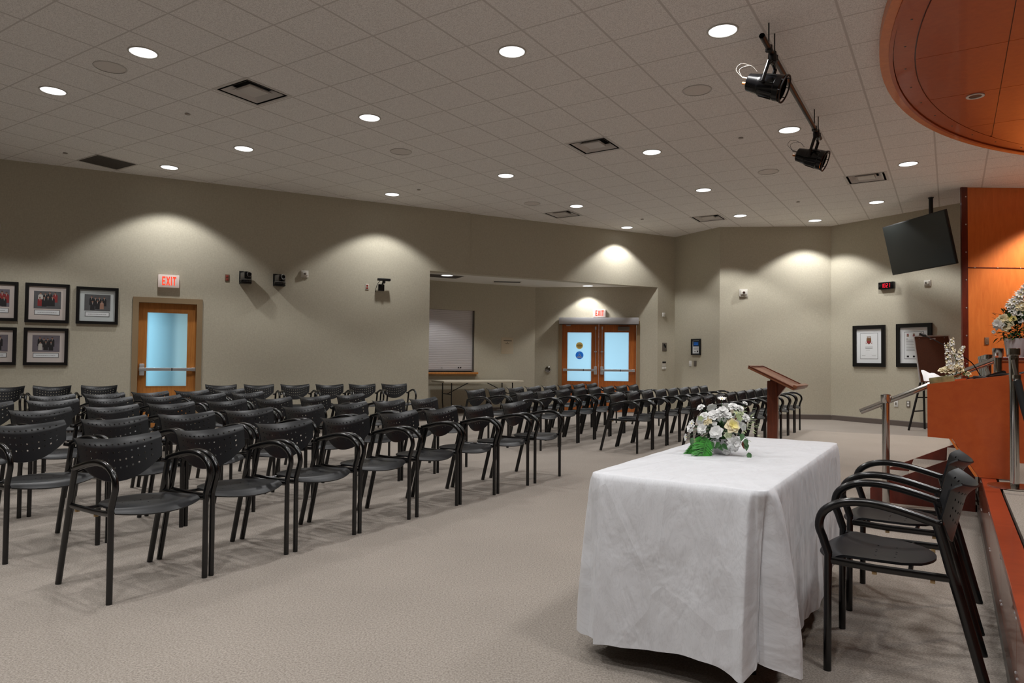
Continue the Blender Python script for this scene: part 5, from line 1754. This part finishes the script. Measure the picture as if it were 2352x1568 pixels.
framed(W4, 1958.5, 747, 2032.5, 842, 'framed_certificate', 'black framed certificate with a brown crest, left of the pair', 'picture', .075, MT['paper'], cert(0), group='framed certificates')
framed(W4, 2058, 742.5, 2140, 843, 'framed_certificate', 'black framed certificate partly hidden by the brown board, right of the pair', 'picture', .075, MT['paper'], cert(1), group='framed certificates')


def bluenote(o, w, h, y):
    mb = MB(); mb.use(MT['navy']); mb.box((-w * .85, y - .002, h * .08), (w * .85, y, h * .9)); mb.use(MT['blue'])
    for z in (.62, .46, .3): mb.box((-w * .6, y - .003, h * z), (w * .6, y - .001, h * (z + .06)))
    mb.use(MT['inkg'])
    for z in (-.15, -.28, -.41): mb.box((-w * .7, y - .002, h * z), (w * .7, y, h * (z + .05)))
    mb.use(MT['ink']); mb.box((-w * .5, y - .002, -h * .75), (-w * .1, y, -h * .66)); mb.box((w * .25, y - .002, -h * .8), (w * .6, y, -h * .56))
    mb.build('lettering', MT['navy'], o, smooth=False)


framed(W2, 1587, 778, 1608, 815, 'framed_notice', 'small black framed blue and white notice on the narrow wall', 'notice', .035, MT['paper'], bluenote)

# clock
s0, s1, z0, z1 = W4.rect(2018, 647.5, 2053, 663.5, .06)
o = W4.thing('digital_clock', 'black digital wall clock showing red 10 21 under the television', 'clock', (s0 + s1) / 2, (z0 + z1) / 2)
w, h = (s1 - s0) / 2, (z1 - z0) / 2
mb = MB(); mb.rbox((-w, -.075, -h), (w, -.001, h), .006); mb.build('case', MT['black_gloss'], o)
S7 = {'0': 'abcdef', '1': 'bc', '2': 'abged'}
mb = MB()
dh, dw, tk = h * .58, w * .10, .007
for dx, ch in ((-.44, '1'), (-.16, '0'), (.17, '2'), (.45, '1')):
    c = dx * w
    sg = {'a': ((-dw, dh - tk), (dw, dh)), 'd': ((-dw, -dh), (dw, -dh + tk)), 'g': ((-dw, -tk / 2), (dw, tk / 2)), 'b': ((dw - tk, 0), (dw, dh)), 'c': ((dw - tk, -dh), (dw, 0)), 'f': ((-dw, 0), (-dw + tk, dh)), 'e': ((-dw, -dh), (-dw + tk, 0))}
    for k in S7[ch]:
        (a, b), (c2, d2) = sg[k]
        mb.box((c + a, -.0775, b), (c + c2, -.0745, d2))
mb.build('digits', MT['clock_led'], o, smooth=False)


# wall cameras
def ptz(xc, yc, label):
    s_, z_ = WL.hit(xc, yc, .12)
    o = WL.thing('wall_camera', label, 'camera', s_, z_, group='wall cameras')
    R = M4.Rotation(.45, 4, 'Z')
    mb = boxes(MB(), ((-.10, -.03, -.10), (-.02, -.001, .10)), ((-.10, -.16, -.115), (.09, -.001, -.10))); mb.build('bracket', MT['black'], o, smooth=False)
    mb = MB(); mb.lathe([(.0, -.098), (.088, -.098), (.095, -.085), (.095, -.05), (.085, -.04), (0, -.04)], 28, M4.Translation((0, -.12, 0))); mb.build('base', MT['black_gloss'], o)
    mb = MB(); mb.lathe([(.0955, -.062), (.0965, -.055), (.0955, -.046)], 28, M4.Translation((0, -.12, 0)), cap=False); mb.build('ring', MT['dullmetal'], o)
    mb = MB()
    for s in (-1, 1): mb.rbox((s * .062 - .013, -.06, -.04), (s * .062 + .013, .05, .065), .008, M4.Translation((0, -.12, 0)) @ R)
    mb.build('yoke', MT['dullmetal'], o)
    mb = MB(); mb.rbox((-.048, -.07, -.03), (.048, .06, .085), .02, M4.Translation((0, -.12, 0)) @ R); hd_ = mb.build('camera_head', MT['black_gloss'], o)
    mb = MB(); mb.lathe([(.040, 0), (.040, .03), (.030, .032), (.028, .015), (0, .01)], 24, M4.Translation((0, -.12, 0)) @ R @ M4.Translation((.005, -.065, .035)) @ RX); mb.build('lens', MT['black'], hd_)
    mb = MB(); mb.lathe([(.037, .031), (.041, .033), (.041, .026)], 24, M4.Translation((0, -.12, 0)) @ R @ M4.Translation((.005, -.065, .035)) @ RX, cap=False); mb.build('lens_ring', MT['alu'], hd_)


ptz(565, 635, 'black wall camera nearest the exit door, left of two')
ptz(643, 641, 'black wall camera nearest the alarm strobe, right of two')
s_, z_ = WL.hit(875.5, 659, .02)
o = WL.thing('wall_sensor', 'black sensor bar on a wall bracket beside the alcove', 'sensor', s_, z_)
kk = WL.hit(892, 642, .13)[0] - WL.hit(863, 642, .13)[0]
zb_ = WL.hit(878, 642, .13)[1] - z_
mb = MB(); mb.rbox((-.055, -.05, -.07), (.055, -.001, .05), .004); mb.build('mount_box', MT['black'], o)
mb = MB(); mb.tube(spline([(0, -.04, .02), (0, -.08, .03), (0, -.12, zb_ - .06), (.02, -.13, zb_ - .02)], 5), .014, 8); mb.lathe([(0, -.035), (.03, -.02), (.03, .02), (0, .035)], 16, M4.Translation((.02, -.13, zb_ - .04))); mb.build('arm', MT['black'], o)
mb = MB(); mb.rbox((-kk / 2 + .02, -.165, zb_ - .022), (kk / 2 + .02, -.095, zb_ + .022), .006); mb.build('sensor_bar', MT['black'], o)
mb = MB(); mb.tube(spline([(-kk / 2 + .07, -.13, zb_ - .02), (-kk / 2 + .03, -.08, zb_ - .09), (-.12, -.03, -.1)], 6), .005, 6); mb.build('cable', MT['black'], o)

# ------------------------------------------------------------------ lectern
lp = V((2.89, 7.6, 0))
lc = thing('lectern', 'wooden pedestal lectern with slanted reading top before the right block', 'lectern', lp, TH)
mb = MB(); mb.rbox((-.22, -.22, 0), (.22, .22, .03), .006); mb.build('base', MT['lect_d'], lc)
mb = MB()
mb.rbox((-.052, -.052, .03), (.052, .052, 1.0), .006); post = mb.build('post', MT['lect_d'], lc)
mb = MB(); mb.prism([(-.05, .82), (.05, .82), (.16, .965), (-.02, 1.04)], -.03, .03, lambda p, t: V((p[0], t, p[1]))); mb.build('support_bracket', MT['lect_d'], lc, smooth=False)
sl = atan2(.225, .47)
Mx = M4.Translation((.045, 0, 1.035)) @ M4.Rotation(sl, 4, 'Y')
mb = MB(); mb.rbox((-.26, -.33, -.012), (.26, .33, .012), .004, Mx); top = mb.build('reading_top', MT['lect'], lc)
mb = MB()
for a, b in (((-.262, -.335, .012), (-.244, .335, .022)), ((-.244, -.335, .012), (.24, -.317, .022)), ((-.244, .317, .012), (.24, .335, .022))): mb.box(a, b, Mx)
mb.build('edge_trim', MT['lect_d'], top, smooth=False)
mb = MB(); mb.rbox((.235, -.335, .010), (.275, .335, .045), .004, Mx); mb.build('book_ledge', MT['lect'], top)

# ------------------------------------------------------------------ easel with board
ep = onz(2105, 988, 0)
fc = onz(2087, 988, 0); rc = onz(2124, 985, 0)
ax = V((1, 0, 0))
ez = thing('easel', 'black folding easel standing behind the podium near the far wall', 'easel', (ep.x, ep.y, 0), 0)
en = V((0, 1, 0))
L0 = fc - V((ep.x, ep.y, 0)); L1 = rc - V((ep.x, ep.y, 0))
_E = V((ep.x, ep.y, 0))
tl = onplane(2117, 866, _E - V((0, .1, 0)), en) - _E
tr_ = onplane(2121, 866, _E - V((0, .1, 0)), en) - _E
for a, b in ((L0, tl), (L1, tr_)):
    mb = MB(); mb.tube([a, b], .019, 8); mb.build('leg', MT['black'], ez)
b2 = V((.42, -.12, 0))
mb = MB(); mb.tube([V((b2.x, b2.y, 0)), tr_ + ax * .03], .019, 8); mb.build('leg', MT['black'], ez)
mb = MB()
for f in (.36, .62): mb.tube([L0.lerp(tl, f), L1.lerp(tr_, f) + ax * (.3 if f > .5 else .0)], .012, 8)
mb.build('cross_bar', MT['black'], ez)
# board resting on it
bz0 = 1.0
bo = V((ep.x, ep.y - .22, 0))
c_tl = onplane(2098, 773, bo + en * .12, en); c_tr = onplane(2178, 770.5, bo + en * .12, en)
c_bl = onplane(2113, 878, bo, en); wdt = (c_tr - c_tl).length
bd = thing('display_board', 'brown hardboard panel with metal edge leaning on the easel', 'board', c_bl)
bx_ = (c_tr - c_tl); 
mb = MB()
q = [V((0, 0, 0)), bx_ * .97, c_tr - c_bl, c_tl - c_bl]
mb.add(*thicken(q, [(0, 1, 2, 3)], .02)); bp_o = mb.build('panel', MT['corkw'], bd, smooth=False)
nrm = -en
for a, b in ((3, 0), (2, 3), (1, 2)):
    mb = MB(); mb.tube([q[a] + nrm * .012, q[b] + nrm * .012], .014, 6); mb.build('edge_trim', MT['alu'], bd)
mb = MB()
for f in (.14, .86): mb.lathe([(.012, 0), (.0, .01)], 8, M4.Translation(q[3].lerp(q[2], f) + V((0, 0, -.04)) + nrm * .022))
m_ = q[3].lerp(q[2], .52) + V((0, 0, -.05)) + nrm * .024
mb.tube([m_ - bx_.normalized() * .05, m_ + bx_.normalized() * .05], .016, 6); mb.build('hanger', MT['alu'], bd)

# ------------------------------------------------------------------ lights
def spot(loc, power, size=110, blend=.3, col=(1, .995, .985), rad=.06, target=None, name='downlight_and_fill'):
    l = bpy.data.lights.new(name, 'SPOT')
    l.energy = power; l.spot_size = radians(size); l.spot_blend = blend; l.color = col; l.shadow_soft_size = rad
    o = bpy.data.objects.new(name, l); COL.objects.link(o); o.location = loc
    if target is not None:
        o.rotation_euler = (V(target) - V(loc)).to_track_quat('-Z', 'Y').to_euler()
    return o


PW = 118.
for (x, y, z) in LSPOTS:
    spot((x, y, z), (PW if z > 3.5 else PW * .5) * (1.35 if (y > 13 and x > 4) or (x > 5.5 and y > 9) else 1))
for u, v, k in ((-1.70, 3.0, .55), (-.3, .6, .9), (-1.0, -.9, 1.), (-3.52, 2.4, 1.), (-6.6, 1.0, 1.), (-3.52, 0., 1.), (-1.7, .2, 1.), (-3.52, -2.5, 1.), (-1.7, -2.5, 1.), (-6.0, -2.0, 1.), (-8.4, 1.2, 1.), (-10.3, 3.6, 1.), (.6, 2.2, 1.25), (.6, 4.4, 1.25)):  # unseen lamps, some added to brighten the cloth's front and stage-facing side
    p = W(u, v)
    if u > 0:
        spot((p.x, p.y, CEIL - .2), PW * k, rad=.25)
    else:
        spot((p.x, p.y, CEIL - .03), PW * k)
# cherry wall wash, unseen stage lamps, and one added to brighten the dais flowers
_a = W(.2, 5.0)
spot((_a.x, _a.y, CEIL - .15), 90, 62, .8, (1, .96, .88), .06, W(.45, 7.2, 1.3), 'canopy_wash_and_fill')  # added to brighten pot flowers and podium, no fixture here
spot((9.05, 10.55, CEIL - .10), 420, 116, .4, (1, .9, .76), .06, None, 'canopy_wash_and_fill')
spot((8.2, 6.9, CEIL - .15), 170, 120, .6, (1, .92, .8), .06, None, 'canopy_wash_and_fill')
p = W(1.6, 6.6); spot((p.x, p.y, CEIL - .15), 160, 110, .6, (1, .88, .74), .06, (p.x, p.y, 0), 'canopy_wash_and_fill')


def area(loc, tgt, sx, sy, power, col):
    l = bpy.data.lights.new('pane_backlight', 'AREA'); l.shape = 'RECTANGLE'; l.size = sx; l.size_y = sy; l.energy = power; l.color = col
    o = bpy.data.objects.new('pane_backlight', l); COL.objects.link(o); o.location = loc
    o.rotation_euler = (V(tgt) - V(loc)).to_track_quat('-Z', 'Y').to_euler()


sm = (d1[0] + d1[1]) / 2
a_ = WL.pt(sm - .42, 1.2, -.36); b_ = WL.pt(sm - .22, 1.15, 0)
area(a_, (b_.x, b_.y, 1.15), .5, 1.6, 12, (.68, .88, 1.))
mb = MB()
mb.box((.13, .24, 0), (.15, 1.6, 2.4)); mb.box((-.8, 1.6, 0), (1.2, 1.62, 2.4))
o = mb.build('wall_corridor', MT['wall'], None, smooth=False)
o.location = WL.pt(sm, 0); o.rotation_euler = (0, 0, WL.rot)
structure(o, 'pale corridor wall seen blurred through the frosted door pane', 'wall')
a_ = WL.pt(sm + .3, 1.3, -.7); b_ = WL.pt(sm + .2, 1.3, 0); area(a_, (b_.x, b_.y, 1.3), .35, 1.6, 8.0, (1, .90, .84))  # warm lamp added behind the pane to grey its right part
a_ = WD.pt(xm, 1.3, -.9); b_ = WD.pt(xm, 1.3, 0)
area(a_, (b_.x, b_.y, 1.3), 2.4, 2.2, 50, (.87, .955, 1.))

w = bpy.data.worlds.new('World'); bpy.context.scene.world = w
w.use_nodes = True
w.node_tree.nodes['Background'].inputs['Color'].default_value = (.02, .02, .022, 1)

# ------------------------------------------------------------------ camera
cd = bpy.data.cameras.new('camera'); cd.sensor_width = 36; cd.lens = F / 2352 * 36; cd.clip_end = 60
co = bpy.data.objects.new('camera', cd); COL.objects.link(co)
co.matrix_world = M4(((RT.x, UP.x, -FW.x, CAM.x), (RT.y, UP.y, -FW.y, CAM.y), (RT.z, UP.z, -FW.z, CAM.z), (0, 0, 0, 1)))
sc = bpy.context.scene
sc.camera = co
sc.view_settings.view_transform = 'Standard'
sc.view_settings.look = 'None'
sc.view_settings.exposure = 0.
sc.cycles.use_denoising = True
sc.cycles.max_bounces = 8
sc.cycles.diffuse_bounces = 5
